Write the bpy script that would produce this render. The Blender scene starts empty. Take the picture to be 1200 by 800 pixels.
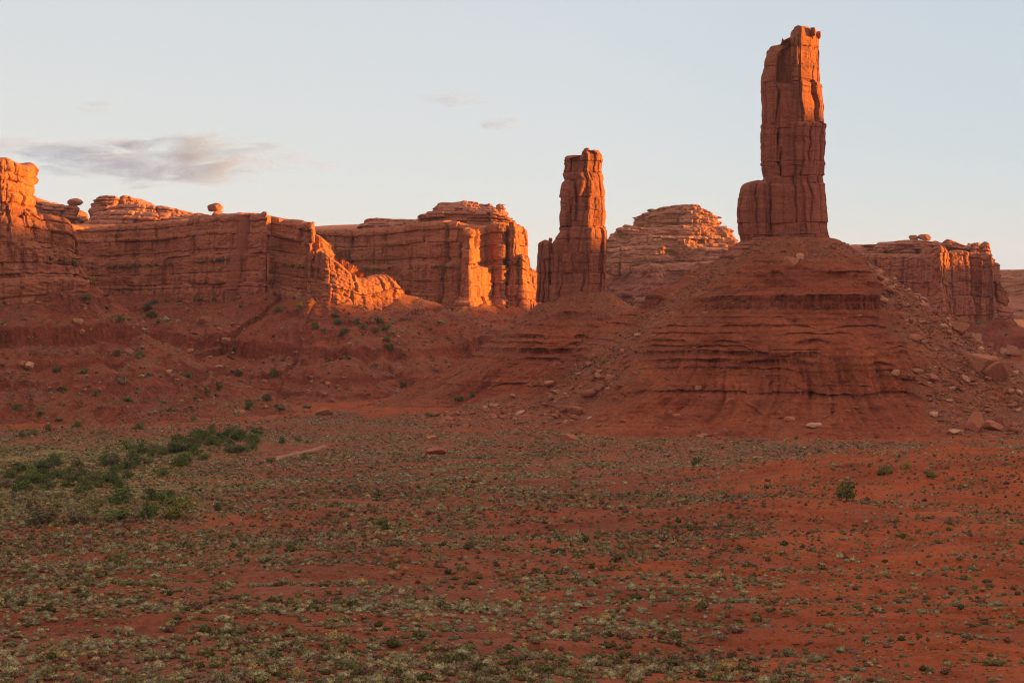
import bpy, bmesh, math, random
import numpy as np

S = bpy.context.scene
COL = S.collection
PI = math.pi
RNG = np.random.default_rng(11)
random.seed(5)

# ------------------------------------------------------------------ camera
F, HY = 2240.0, 335.0                      # focal length in photo pixels (1200 wide), horizon row
cam_d = bpy.data.cameras.new('camera')
cam = bpy.data.objects.new('camera', cam_d)
COL.objects.link(cam)
cam.location = (0, 0, 0)
cam.rotation_euler = (PI / 2, 0, 0)
cam_d.sensor_width = 36.0
cam_d.lens = F / 1200 * 36.0
cam_d.shift_y = -(400 - HY) / 1200
cam_d.clip_start = 0.5
cam_d.clip_end = 60000
S.camera = cam

# ------------------------------------------------------------------ light
SUN_EL = math.radians(6.0)
SUN_AZ = math.radians(6.0)                # sun to the right (+X), this far beyond the picture plane
SKY_STRENGTH = 0.05
sd = bpy.data.lights.new('sun', 'SUN')
sun = bpy.data.objects.new('sun', sd)
COL.objects.link(sun)
sd.energy = 5.0
sd.angle = math.radians(0.6)
sd.color = (1.0, 0.47, 0.025)
from mathutils import Vector
from mathutils.geometry import delaunay_2d_cdt
SUN_DIR = Vector((math.cos(SUN_AZ) * math.cos(SUN_EL), math.sin(SUN_AZ) * math.cos(SUN_EL), math.sin(SUN_EL)))
sun.rotation_euler = SUN_DIR.to_track_quat('Z', 'Y').to_euler()
sun.location = (400, 300, 300)

S.view_settings.view_transform = 'Standard'
S.view_settings.look = 'None'
S.view_settings.exposure = 1.9
S.view_settings.gamma = 1.0
S.render.engine = 'CYCLES'
S.cycles.max_bounces = 5
S.cycles.diffuse_bounces = 3
S.cycles.glossy_bounces = 2
S.cycles.transparent_max_bounces = 8
S.cycles.use_denoising = True
S.cycles.denoiser = 'OPENIMAGEDENOISE'
S.cycles.denoising_input_passes = 'RGB_ALBEDO_NORMAL'
S.cycles.denoising_prefilter = 'ACCURATE'
S.cycles.pixel_filter_type = 'BLACKMAN_HARRIS'
S.cycles.filter_width = 1.15
S.cycles.volume_bounces = 0


class NB:
    """small node-tree helper"""
    def __init__(self, tree):
        self.t = tree
        tree.nodes.clear()

    def n(self, typ, **kw):
        nd = self.t.nodes.new(typ)
        for k, v in kw.items():
            setattr(nd, k, v)
        return nd

    def link(self, a, b):
        self.t.links.new(a, b)

    def put(self, sock, v):
        if isinstance(v, bpy.types.NodeSocket):
            self.link(v, sock)
        elif v is not None:
            if sock.type == 'RGBA' and len(v) == 3:
                v = (*v, 1)
            sock.default_value = v

    def vscale(self, vec, sc):
        m = self.n('ShaderNodeVectorMath', operation='MULTIPLY')
        self.put(m.inputs[0], vec)
        self.put(m.inputs[1], sc)
        return m.outputs[0]

    def vadd(self, a, b):
        m = self.n('ShaderNodeVectorMath', operation='ADD')
        self.put(m.inputs[0], a)
        self.put(m.inputs[1], b)
        return m.outputs[0]

    def noise(self, vec, scale, detail=4, rough=0.55, dist=0.0):
        m = self.n('ShaderNodeTexNoise')
        self.put(m.inputs['Vector'], vec)
        m.inputs['Scale'].default_value = scale
        m.inputs['Detail'].default_value = detail
        m.inputs['Roughness'].default_value = rough
        m.inputs['Distortion'].default_value = dist
        return m.outputs['Fac']

    def voronoi(self, vec, scale, feature='F1'):
        m = self.n('ShaderNodeTexVoronoi', feature=feature)
        self.put(m.inputs['Vector'], vec)
        m.inputs['Scale'].default_value = scale
        return m

    def ramp(self, fac, stops):
        r = self.n('ShaderNodeValToRGB')
        self.put(r.inputs[0], fac)
        el = r.color_ramp.elements
        while len(el) < len(stops):
            el.new(0.5)
        for e, (p, c) in zip(el, stops):
            e.position = p
            e.color = (*c, 1) if len(c) == 3 else c
        return r.outputs[0]

    def rng(self, v, a, b, c=0.0, d=1.0):
        m = self.n('ShaderNodeMapRange')
        self.put(m.inputs[0], v)
        m.inputs[1].default_value = a
        m.inputs[2].default_value = b
        m.inputs[3].default_value = c
        m.inputs[4].default_value = d
        return m.outputs[0]

    def mix(self, fac, a, b, mode='MIX'):
        m = self.n('ShaderNodeMix', data_type='RGBA', blend_type=mode)
        self.put(m.inputs[0], fac)
        self.put(m.inputs[6], a)
        self.put(m.inputs[7], b)
        return m.outputs[2]

    def math(self, op, a, b=0.0):
        m = self.n('ShaderNodeMath', operation=op)
        self.put(m.inputs[0], a)
        self.put(m.inputs[1], b)
        return m.outputs[0]

    def attr(self, name):
        return self.n('ShaderNodeAttribute', attribute_name=name)

    def bump(self, h, strength, dist, normal=None):
        b = self.n('ShaderNodeBump')
        self.put(b.inputs['Height'], h)
        b.inputs['Strength'].default_value = strength
        b.inputs['Distance'].default_value = dist
        if normal is not None:
            self.link(normal, b.inputs['Normal'])
        return b.outputs[0]

    def pos(self):
        return self.n('ShaderNodeNewGeometry').outputs['Position']


# ------------------------------------------------------------------ sky
world = bpy.data.worlds.new('World')
S.world = world
world.use_nodes = True
w = NB(world.node_tree)
sky = w.n('ShaderNodeTexSky', sky_type='NISHITA')
sky.sun_disc = False
sky.sun_elevation = SUN_EL
sky.sun_rotation = PI / 2 - SUN_AZ         # rotation 0 is +Y, growing towards +X
sky.altitude = 1400
sky.air_density = 1.0
sky.dust_density = 1.0
sky.ozone_density = 1.0
bgd = w.n('ShaderNodeBackground')
# pale grey-blue veil low down; overhead, unseen, warmed and brightened to lift the shade
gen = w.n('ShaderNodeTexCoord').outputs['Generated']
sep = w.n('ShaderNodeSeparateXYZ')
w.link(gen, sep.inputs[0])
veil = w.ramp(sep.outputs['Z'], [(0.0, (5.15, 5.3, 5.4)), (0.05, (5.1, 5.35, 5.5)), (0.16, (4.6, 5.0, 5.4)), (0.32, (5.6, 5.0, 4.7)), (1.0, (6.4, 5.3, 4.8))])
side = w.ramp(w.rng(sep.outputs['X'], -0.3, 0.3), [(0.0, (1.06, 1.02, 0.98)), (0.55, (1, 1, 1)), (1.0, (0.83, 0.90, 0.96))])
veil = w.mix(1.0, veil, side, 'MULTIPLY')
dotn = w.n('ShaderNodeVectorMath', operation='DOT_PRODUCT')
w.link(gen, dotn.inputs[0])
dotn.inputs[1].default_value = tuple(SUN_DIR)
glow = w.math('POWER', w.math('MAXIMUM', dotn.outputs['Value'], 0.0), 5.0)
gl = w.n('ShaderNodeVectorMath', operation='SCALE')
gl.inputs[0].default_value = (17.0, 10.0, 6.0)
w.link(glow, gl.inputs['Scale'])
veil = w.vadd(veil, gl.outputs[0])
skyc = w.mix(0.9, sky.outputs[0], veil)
dim = w.n('ShaderNodeVectorMath', operation='SCALE')      # scales the sky colours; sets the sky level together with SKY_STRENGTH
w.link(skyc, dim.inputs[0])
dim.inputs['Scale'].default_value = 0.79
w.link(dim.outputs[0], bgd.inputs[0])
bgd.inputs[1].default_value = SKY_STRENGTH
out = w.n('ShaderNodeOutputWorld')
w.link(bgd.outputs[0], out.inputs[0])


# ------------------------------------------------------------------ numeric helpers
def at(px, py, Y):
    return ((px - 600) / F * Y, Y, (HY - py) / F * Y)


_perm = np.random.default_rng(3).permutation(256)
_perm = np.concatenate([_perm, _perm]).astype(np.int32)
_g = np.random.default_rng(4).normal(size=(256, 3))
_g = (_g / np.linalg.norm(_g, axis=1, keepdims=True)).astype(np.float32)


def perlin(x, y, z=None):
    """gradient noise about in -1..1 on broadcast arrays"""
    if z is None:
        z = np.float32(0.37)
    x, y, z = np.broadcast_arrays(np.asarray(x, np.float32), np.asarray(y, np.float32), np.asarray(z, np.float32))
    sh = x.shape
    x, y, z = x.ravel(), y.ravel(), z.ravel()
    xi, yi, zi = np.floor(x), np.floor(y), np.floor(z)
    fx, fy, fz = x - xi, y - yi, z - zi
    X, Y_, Z = xi.astype(np.int32) & 255, yi.astype(np.int32) & 255, zi.astype(np.int32) & 255
    u = fx * fx * fx * (fx * (fx * 6 - 15) + 10)
    v = fy * fy * fy * (fy * (fy * 6 - 15) + 10)
    t = fz * fz * fz * (fz * (fz * 6 - 15) + 10)
    res = np.zeros_like(x)
    for dx in (0, 1):
        a = _perm[(X + dx) & 255]
        wx = u if dx else 1 - u
        for dy in (0, 1):
            b = _perm[(a + Y_ + dy) & 255]
            wy = v if dy else 1 - v
            for dz in (0, 1):
                g = _g[_perm[(b + Z + dz) & 255]]
                wz = t if dz else 1 - t
                res += wx * wy * wz * (g[:, 0] * (fx - dx) + g[:, 1] * (fy - dy) + g[:, 2] * (fz - dz))
    return (res * 1.5).reshape(sh)


def fbm(x, y, z=None, oct=4, gain=0.5):
    r, a = 0.0, 1.0
    z = 0.37 if z is None else z
    for k in range(oct):
        r = r + a * perlin(x * 2 ** k + 17 * k, y * 2 ** k - 9 * k, z * 2 ** k + 5 * k)
        a *= gain
    return r


def rnd(i, j=0, seed=0):
    v = np.sin(np.asarray(i, np.float64) * 12.9898 + np.asarray(j, np.float64) * 78.233 + seed * 37.719 + 1.3) * 43758.5453
    return v - np.floor(v)


def sstep(a, b, x):
    t = np.clip((x - a) / (b - a), 0, 1)
    return t * t * (3 - 2 * t)


def smax(a, b, k):
    h = np.clip(0.5 + 0.5 * (a - b) / k, 0, 1)
    return b + (a - b) * h + k * h * (1 - h)


# ------------------------------------------------------------------ mesh helpers
def mesh_obj(name, verts, faces, mat, parent=None, smooth=False, attrs=None, extra_faces=(), loc=None):
    """faces: (n,3) or (n,4) int array; extra_faces: list of index lists (caps)"""
    verts = np.asarray(verts, np.float32).reshape(-1, 3)
    if loc is not None:
        verts = verts - np.asarray(loc, np.float32)
    me = bpy.data.meshes.new(name)
    loops, starts = [], []
    n = 0
    for f in (faces if isinstance(faces, list) else [faces]):
        f = np.asarray(f, np.int32)
        if len(f):
            loops.append(f.ravel())
            starts.append(n + np.arange(len(f)) * f.shape[1])
            n += f.size
    for e in extra_faces:                                       # caps: triangulated flat, so that concave outlines stay concave
        e = list(e)
        cv, _, cf, ov, _, _ = delaunay_2d_cdt([Vector((float(verts[i][0]), float(verts[i][1]))) for i in e], [], [list(range(len(e)))], 1, 1e-4)
        idx = []
        for p_, src in zip(cv, ov):
            if len(src) and src[0] < len(e):
                idx.append(e[src[0]])
            else:                                              # a crossing of the outline with itself
                q_ = verts[np.asarray(e)]
                j_ = int(np.argmin((q_[:, 0] - p_[0]) ** 2 + (q_[:, 1] - p_[1]) ** 2))
                idx.append(len(verts))
                verts = np.vstack([verts, [[p_[0], p_[1], q_[j_, 2]]]]).astype(np.float32)
        tri = np.array([[idx[i] for i in t_] for t_ in cf if len(t_) == 3], np.int32)
        if not len(tri):
            continue
        a_, b_, c_ = verts[tri[:, 0]], verts[tri[:, 1]], verts[tri[:, 2]]
        flip = np.cross(b_ - a_, c_ - a_)[:, 2] < 0
        tri[flip] = tri[flip][:, ::-1]
        loops.append(tri.ravel())
        starts.append(n + np.arange(len(tri)) * 3)
        n += tri.size
    loops = np.concatenate(loops).astype(np.int32)
    starts = np.concatenate(starts).astype(np.int32)
    me.vertices.add(len(verts))
    me.vertices.foreach_set('co', verts.ravel())
    me.loops.add(len(loops))
    me.loops.foreach_set('vertex_index', loops)
    me.polygons.add(len(starts))
    me.polygons.foreach_set('loop_start', starts)
    me.update(calc_edges=True)
    me.polygons.foreach_set('use_smooth', np.full(len(starts), smooth))
    for k, v in (attrs or {}).items():
        v = np.asarray(v, np.float32)
        if v.ndim == 1:
            a = me.attributes.new(k, 'FLOAT', 'POINT')
            a.data.foreach_set('value', v)
        else:
            a = me.attributes.new(k, 'FLOAT_COLOR', 'POINT')
            a.data.foreach_set('color', np.concatenate([v, np.ones((len(v), 1), np.float32)], 1).ravel())
    for m in (mat if isinstance(mat, (list, tuple)) else [mat]):
        me.materials.append(m)
    o = bpy.data.objects.new(name, me)
    COL.objects.link(o)
    if loc is not None:
        o.location = loc
    if parent is not None:
        o.parent = parent
        o.matrix_parent_inverse = parent.matrix_basis.inverted()
    return o


def thing(name, label, cat, loc=(0, 0, 0), group=None):
    o = bpy.data.objects.new(name, None)
    COL.objects.link(o)
    o.location = loc
    o.empty_display_size = 2
    return tag(o, label, cat, group)


def tag(o, label=None, cat=None, group=None, kind=None):
    for k, v in (('label', label), ('category', cat), ('group', group), ('kind', kind)):
        if v:
            o[k] = v
    return o


def grid_faces(m, n, closed):
    i = np.arange(m - 1)[:, None]
    j = np.arange(n if closed else n - 1)[None, :]
    j2 = (j + 1) % n
    f = np.stack([i * n + j, i * n + j2, (i + 1) * n + j2, (i + 1) * n + j], -1)
    return f.reshape(-1, 4)


# ------------------------------------------------------------------ materials
def rock_mat(name, c_dark, c_mid, c_light, band=0.35, streak=0.5, band_scale=1.0, bump=0.6, varnish=0.35):
    m = bpy.data.materials.new(name)
    m.use_nodes = True
    b = NB(m.node_tree)
    P = b.pos()
    wob = b.noise(P, 0.03, 2)
    Pw = b.vadd(P, b.vscale(b.n('ShaderNodeCombineXYZ').outputs[0], (0, 0, 0)))
    comb = b.n('ShaderNodeCombineXYZ')
    b.link(b.math('MULTIPLY', wob, 6.0), comb.inputs[2])
    Pw = b.vadd(P, comb.outputs[0])
    strata = b.noise(b.vscale(Pw, (0.012, 0.012, 0.30 * band_scale)), 1.0, 8, 0.65)
    base = b.ramp(strata, [(0.30, c_dark), (0.46, c_mid), (0.58, c_mid), (0.74, c_light)])
    patch = b.noise(P, 0.055, 5, 0.6)
    base = b.mix(b.rng(patch, 0.35, 0.75, 0.0, 0.55), base, c_light)
    st = b.noise(b.vscale(P, (0.32, 0.32, 0.022)), 1.0, 5, 0.65)
    base = b.mix(b.rng(st, 0.50, 0.72, 0.0, streak), base, tuple(x * 0.42 for x in c_dark))
    st2 = b.noise(b.vscale(P, (0.9, 0.9, 0.05)), 1.0, 3, 0.6)
    base = b.mix(b.rng(st2, 0.55, 0.8, 0.0, varnish), base, tuple(min(1, x * 1.25) for x in c_light))
    fine = b.noise(P, 0.9, 5, 0.7)
    base = b.mix(b.rng(fine, 0.3, 0.7, 0.0, 1.0), b.mix(1.0, base, (0.78, 0.76, 0.76), 'MULTIPLY'), b.mix(1.0, base, (1.18, 1.18, 1.16), 'MULTIPLY'))
    h = b.math('ADD', b.math('MULTIPLY', b.noise(b.vscale(Pw, (0.10, 0.10, 0.9 * band_scale)), 1.0, 6, 0.6), 0.9), b.math('MULTIPLY', b.noise(P, 0.6, 6, 0.65), 0.8))
    h = b.math('ADD', h, b.math('MULTIPLY', st, 0.5))
    nrm = b.bump(h, bump, 1.6)
    s = b.n('ShaderNodeBsdfPrincipled')
    b.link(base, s.inputs['Base Color'])
    s.inputs['Roughness'].default_value = 0.92
    s.inputs['Specular IOR Level'].default_value = 0.15
    b.link(nrm, s.inputs['Normal'])
    o = b.n('ShaderNodeOutputMaterial')
    b.link(s.outputs[0], o.inputs[0])
    return m


def soil_mat(name, clay, clay_dark, rubble, rub_light, banded=True):
    """slope material: red clay with thin strata, and brown rubble where the vertex attribute 'rub' says so"""
    m = bpy.data.materials.new(name)
    m.use_nodes = True
    b = NB(m.node_tree)
    P = b.pos()
    n1 = b.noise(P, 0.045, 6, 0.6)
    base = b.mix(b.rng(n1, 0.35, 0.68), clay_dark, clay)
    if banded:
        comb = b.n('ShaderNodeCombineXYZ')
        b.link(b.math('MULTIPLY', b.noise(P, 0.05, 3), 3.0), comb.inputs[2])
        Pw = b.vadd(P, comb.outputs[0])
        st = b.noise(b.vscale(Pw, (0.01, 0.01, 0.42)), 1.0, 7, 0.7)
        base = b.mix(b.math('MULTIPLY', b.rng(st, 0.50, 0.70, 0.0, 0.75), b.rng(b.noise(P, 0.06, 4), 0.40, 0.60)), base, tuple(x * 0.50 for x in clay_dark))
        base = b.mix(b.rng(st, 0.46, 0.30, 0.0, 0.35), base, tuple(min(1, x * 1.25) for x in clay))
        # bare bedrock in the steep ledges: dark maroon with vertical streaks
        cs = b.noise(b.vscale(P, (0.5, 0.5, 0.04)), 1.0, 5, 0.7)
        clf = b.ramp(cs, [(0.36, tuple(x * 0.42 for x in clay_dark)), (0.5, tuple(x * 0.85 for x in clay_dark)), (0.66, tuple(x * 0.95 for x in clay))])
        base = b.mix(b.attr('cliff').outputs['Fac'], base, clf)
    sp = b.noise(P, 1.1, 4, 0.75)
    rubc = b.ramp(sp, [(0.34, tuple(x * 0.45 for x in rubble)), (0.47, rubble), (0.60, rubble), (0.70, rub_light)])
    rubc = b.mix(b.rng(b.noise(P, 0.12, 4), 0.4, 0.65, 0.0, 0.7), rubc, clay)
    base = b.mix(b.attr('rub').outputs['Fac'], base, rubc)
    fine = b.noise(P, 0.45, 7, 0.78)
    base = b.mix(b.rng(fine, 0.32, 0.68), b.mix(1.0, base, (0.62, 0.60, 0.60), 'MULTIPLY'), b.mix(1.0, base, (1.28, 1.28, 1.25), 'MULTIPLY'))
    h = b.math('ADD', b.noise(P, 0.35, 8, 0.74), b.math('MULTIPLY', sp, 0.6))
    nrm = b.bump(h, 1.0, 2.0)
    s = b.n('ShaderNodeBsdfPrincipled')
    b.link(base, s.inputs['Base Color'])
    s.inputs['Roughness'].default_value = 0.95
    s.inputs['Specular IOR Level'].default_value = 0.1
    b.link(nrm, s.inputs['Normal'])
    o = b.n('ShaderNodeOutputMaterial')
    b.link(s.outputs[0], o.inputs[0])
    return m


def ground_mat():
    m = bpy.data.materials.new('desert_soil')
    m.use_nodes = True
    b = NB(m.node_tree)
    P = b.pos()
    big = b.noise(P, 0.012, 5, 0.6)
    base = b.ramp(big, [(0.30, (0.22, 0.058, 0.029)), (0.47, (0.33, 0.082, 0.035)), (0.66, (0.43, 0.112, 0.040))])
    mid = b.noise(b.vscale(P, (1, 0.7, 1)), 0.07, 6, 0.65)
    base = b.mix(b.rng(mid, 0.45, 0.68, 0.0, 0.75), base, (0.19, 0.066, 0.040))
    base = b.mix(b.attr('bare').outputs['Fac'], base, b.mix(b.rng(mid, 0.35, 0.62), (0.43, 0.100, 0.035), (0.30, 0.070, 0.030)))
    far = b.attr('litter').outputs['Fac']
    sp = b.noise(P, 0.55, 5, 0.75)
    lit = b.ramp(sp, [(0.36, (0.13, 0.058, 0.034)), (0.47, (0.26, 0.088, 0.052)), (0.58, (0.30, 0.11, 0.066)), (0.72, (0.34, 0.19, 0.115))])
    base = b.mix(b.math('MULTIPLY', far, b.rng(b.noise(P, 0.10, 5, 0.6), 0.30, 0.55)), base, lit)
    mead = b.ramp(b.noise(P, 0.30, 5, 0.7), [(0.36, (0.18, 0.135, 0.05)), (0.5, (0.27, 0.23, 0.075)), (0.62, (0.32, 0.29, 0.12)), (0.75, (0.36, 0.32, 0.05))])
    base = b.mix(b.math('MULTIPLY', b.attr('meadow').outputs['Fac'], b.rng(b.noise(P, 0.08, 5), 0.30, 0.5)), base, mead)
    fine = b.noise(P, 1.7, 6, 0.7)
    base = b.mix(b.rng(fine, 0.3, 0.7), b.mix(1.0, base, (0.78, 0.77, 0.77), 'MULTIPLY'), b.mix(1.0, base, (1.18, 1.18, 1.18), 'MULTIPLY'))
    clod = b.rng(b.noise(P, 2.2, 5, 0.75), 0.50, 0.66)
    base = b.mix(b.math('MULTIPLY', clod, b.rng(b.noise(P, 0.16, 4), 0.40, 0.58)), base, b.mix(1.0, base, (0.55, 0.52, 0.52), 'MULTIPLY'))
    h = b.math('ADD', b.noise(P, 0.5, 7, 0.68), b.math('MULTIPLY', b.noise(P, 2.2, 5, 0.75), 0.45))
    nrm = b.bump(h, 0.9, 1.0)
    s = b.n('ShaderNodeBsdfPrincipled')
    b.link(base, s.inputs['Base Color'])
    s.inputs['Roughness'].default_value = 0.95
    s.inputs['Specular IOR Level'].default_value = 0.1
    b.link(nrm, s.inputs['Normal'])
    o = b.n('ShaderNodeOutputMaterial')
    b.link(s.outputs[0], o.inputs[0])
    return m


def tint_mat(name, rough=0.9, translucent=False, rand=0.25):
    """colour from the vertex attribute 'tint', varied a little per object and by fine noise"""
    m = bpy.data.materials.new(name)
    m.use_nodes = True
    b = NB(m.node_tree)
    c = b.attr('tint').outputs['Color']
    oi = b.n('ShaderNodeObjectInfo').outputs['Random']
    v = b.rng(oi, 0, 1, 1 - rand, 1 + rand)
    mul = b.n('ShaderNodeVectorMath', operation='SCALE')
    b.link(c, mul.inputs[0])
    b.link(v, mul.inputs['Scale'])
    s = b.n('ShaderNodeBsdfPrincipled')
    base = mul.outputs[0]
    if not translucent:
        P = b.pos()
        n = b.noise(P, 1.3, 5, 0.7)
        base = b.mix(b.rng(n, 0.3, 0.7), b.mix(1.0, base, (0.7, 0.68, 0.68), 'MULTIPLY'), b.mix(1.0, base, (1.25, 1.25, 1.22), 'MULTIPLY'))
        b.link(b.bump(n, 0.7, 0.4), s.inputs['Normal'])
    b.link(base, s.inputs['Base Color'])
    s.inputs['Roughness'].default_value = rough
    s.inputs['Specular IOR Level'].default_value = 0.15
    o = b.n('ShaderNodeOutputMaterial')
    b.link(s.outputs[0], o.inputs[0])
    return m


M_TOWER = rock_mat('red_sandstone', (0.160, 0.046, 0.032), (0.280, 0.084, 0.050), (0.352, 0.124, 0.070), streak=0.8)
M_MESA = rock_mat('layered_sandstone', (0.185, 0.054, 0.035), (0.328, 0.105, 0.059), (0.403, 0.160, 0.088), streak=0.8)
M_SLICK = rock_mat('pale_slickrock', (0.224, 0.074, 0.052), (0.353, 0.125, 0.080), (0.430, 0.185, 0.125), streak=0.25, band_scale=1.4)
M_SLOPE = soil_mat('red_clay_slope', (0.450, 0.117, 0.050), (0.288, 0.070, 0.038), (0.306, 0.122, 0.072), (0.414, 0.234, 0.153))
M_TALUS = soil_mat('talus_slope_soil', (0.360, 0.092, 0.045), (0.234, 0.059, 0.036), (0.306, 0.113, 0.067), (0.432, 0.225, 0.140))
M_SOIL = ground_mat()
M_STONE = tint_mat('boulder_stone', rand=0.12)
M_LEAF = tint_mat('shrub_leaves', translucent=True, rand=0.2)


# ------------------------------------------------------------------ rock walls
WALLS, KEEP = {}, []


def chaikin(p, it, keep=0.25):
    for _ in range(it):
        q = np.roll(p, -1, 0)
        a, b = p * (1 - keep) + q * keep, p * keep + q * (1 - keep)
        p = np.stack([a, b], 1).reshape(-1, p.shape[1])
    return p


def resample(p, step):
    q = np.vstack([p, p[:1]])
    L = np.concatenate([[0], np.cumsum(np.linalg.norm(np.diff(q[:, :2], axis=0), axis=1))])
    n = max(12, int(round(L[-1] / step)))
    s = np.linspace(0, L[-1], n, endpoint=False)
    return np.stack([np.interp(s, L, q[:, k]) for k in range(p.shape[1])], 1), s, L[-1]


def normals2(P, smooth_n):
    t = np.roll(P, -1, 0) - np.roll(P, 1, 0)
    n = np.stack([t[:, 1], -t[:, 0]], 1)
    n /= np.linalg.norm(n, axis=1, keepdims=True) + 1e-9
    for _ in range(smooth_n):
        n = (np.roll(n, 1, 0) + 2 * n + np.roll(n, -1, 0))
        n /= np.linalg.norm(n, axis=1, keepdims=True) + 1e-9
    return n


def cells(s, L, W, seed, lay):
    """jittered 1-D cells around a closed loop: id, distance to the nearest joint"""
    n = max(3, int(round(L / W)))
    u = s / L * n
    c = np.floor(u).astype(np.int64)
    jit = lambda i: i + 0.75 * (rnd(np.mod(i, n), lay, seed) - 0.5)
    b0 = jit(c)
    c = np.where(u < b0, c - 1, c)
    c = np.where(u >= jit(c + 1), c + 1, c)
    lo, hi = u - jit(c), jit(c + 1) - u
    jn = np.mod(np.where(lo < hi, c, c + 1), n)
    return np.mod(c, n), np.maximum(np.minimum(lo, hi) * L / n, 0), 1.7 * rnd(jn, lay, seed + 5) ** 1.8, lo / np.maximum(lo + hi, 1e-6)


def wall_offset(s, L, z, zb, zt, x, y, spec, seed):
    """outward displacement of a jointed, layered rock wall"""
    v = (z - zb) / np.maximum(zt - zb, 0.01)
    pr = spec.get('profile', [(0, 0), (1, 0)])
    wv = v + spec.get('wob', 0.012) * perlin(x / 25, y / 25, seed + z * 0)
    d = -np.interp(wv, [a for a, _ in pr], [b for _, b in pr])
    if 'fac' in spec:
        d = np.where(d < 0, d * spec['fac'][None, :], d)
    lays = np.array(spec.get('layers', [0.35, 0.62, 0.85]))
    k = np.searchsorted(lays, wv.ravel()).reshape(wv.shape)
    H = np.maximum(zt - zb, 1)
    ext = np.concatenate([[-0.2], lays, [1.2]])
    dist = np.minimum(wv - ext[k], ext[k + 1] - wv) * H
    th = (ext[k + 1] - ext[k]) * H
    d = d + spec.get('lay_amp', 0.8) * (rnd(k, 0, seed) - 0.5) * 2 + spec.get('lay_var', 0.5) * perlin(x / 30, y / 30, k * 3.3 + seed)
    rr = np.clip(spec.get('round', 0.5) * np.minimum(th, 6) * 0.3, 0.05, 3)
    e = np.clip(1 - dist / np.maximum(rr * 1.6, 0.3), 0, 1)
    d = d - rr * (1 - np.sqrt(np.maximum(1 - e * e, 0)))
    d = d - spec.get('groove', 0.6) * np.exp(-(dist / spec.get('gw', 0.3)) ** 2) * (0.4 + 0.9 * rnd(k, 3, seed)) * (0.65 + 0.8 * perlin(x / 11, y / 11, k * 1.7))
    sw = s + spec.get('crook', 1.0) * perlin(x / 9, y / 9, z / 7)
    for (W, A, G, bylayer) in spec.get('cells', [(14, 1.6, 0.8, 0), (5, 0.6, 0.5, 1)]):
        lay = k if bylayer else np.zeros_like(k)
        if bylayer == 2:
            lay = k // 2
        cid, cd, js, cw = cells(np.mod(sw, L), L, W, seed + W, lay)
        d = d + spec.get('facet', 0.8) * A * (rnd(cid, lay, seed + W * 7) - 0.5) * 2 * (cw - 0.5) * 2
        d = d + A * (rnd(cid, lay, seed + W * 3) - 0.5) * 2
        cr = W * 0.20
        e = np.clip(1 - cd / cr, 0, 1)
        d = d - spec.get('cround', 0.3) * cr * (1 - np.sqrt(np.maximum(1 - e * e, 0))) * js
        d = d - G * np.exp(-(cd / (0.03 * W + 0.15)) ** 2) * js
    a = spec.get('noise', 0.8)
    d = d + a * fbm(x / 10, y / 10, z / 6, 4, 0.55) + a * 0.5 * perlin(x / 2.2, y / 2.2, z / 1.3)
    return d


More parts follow.
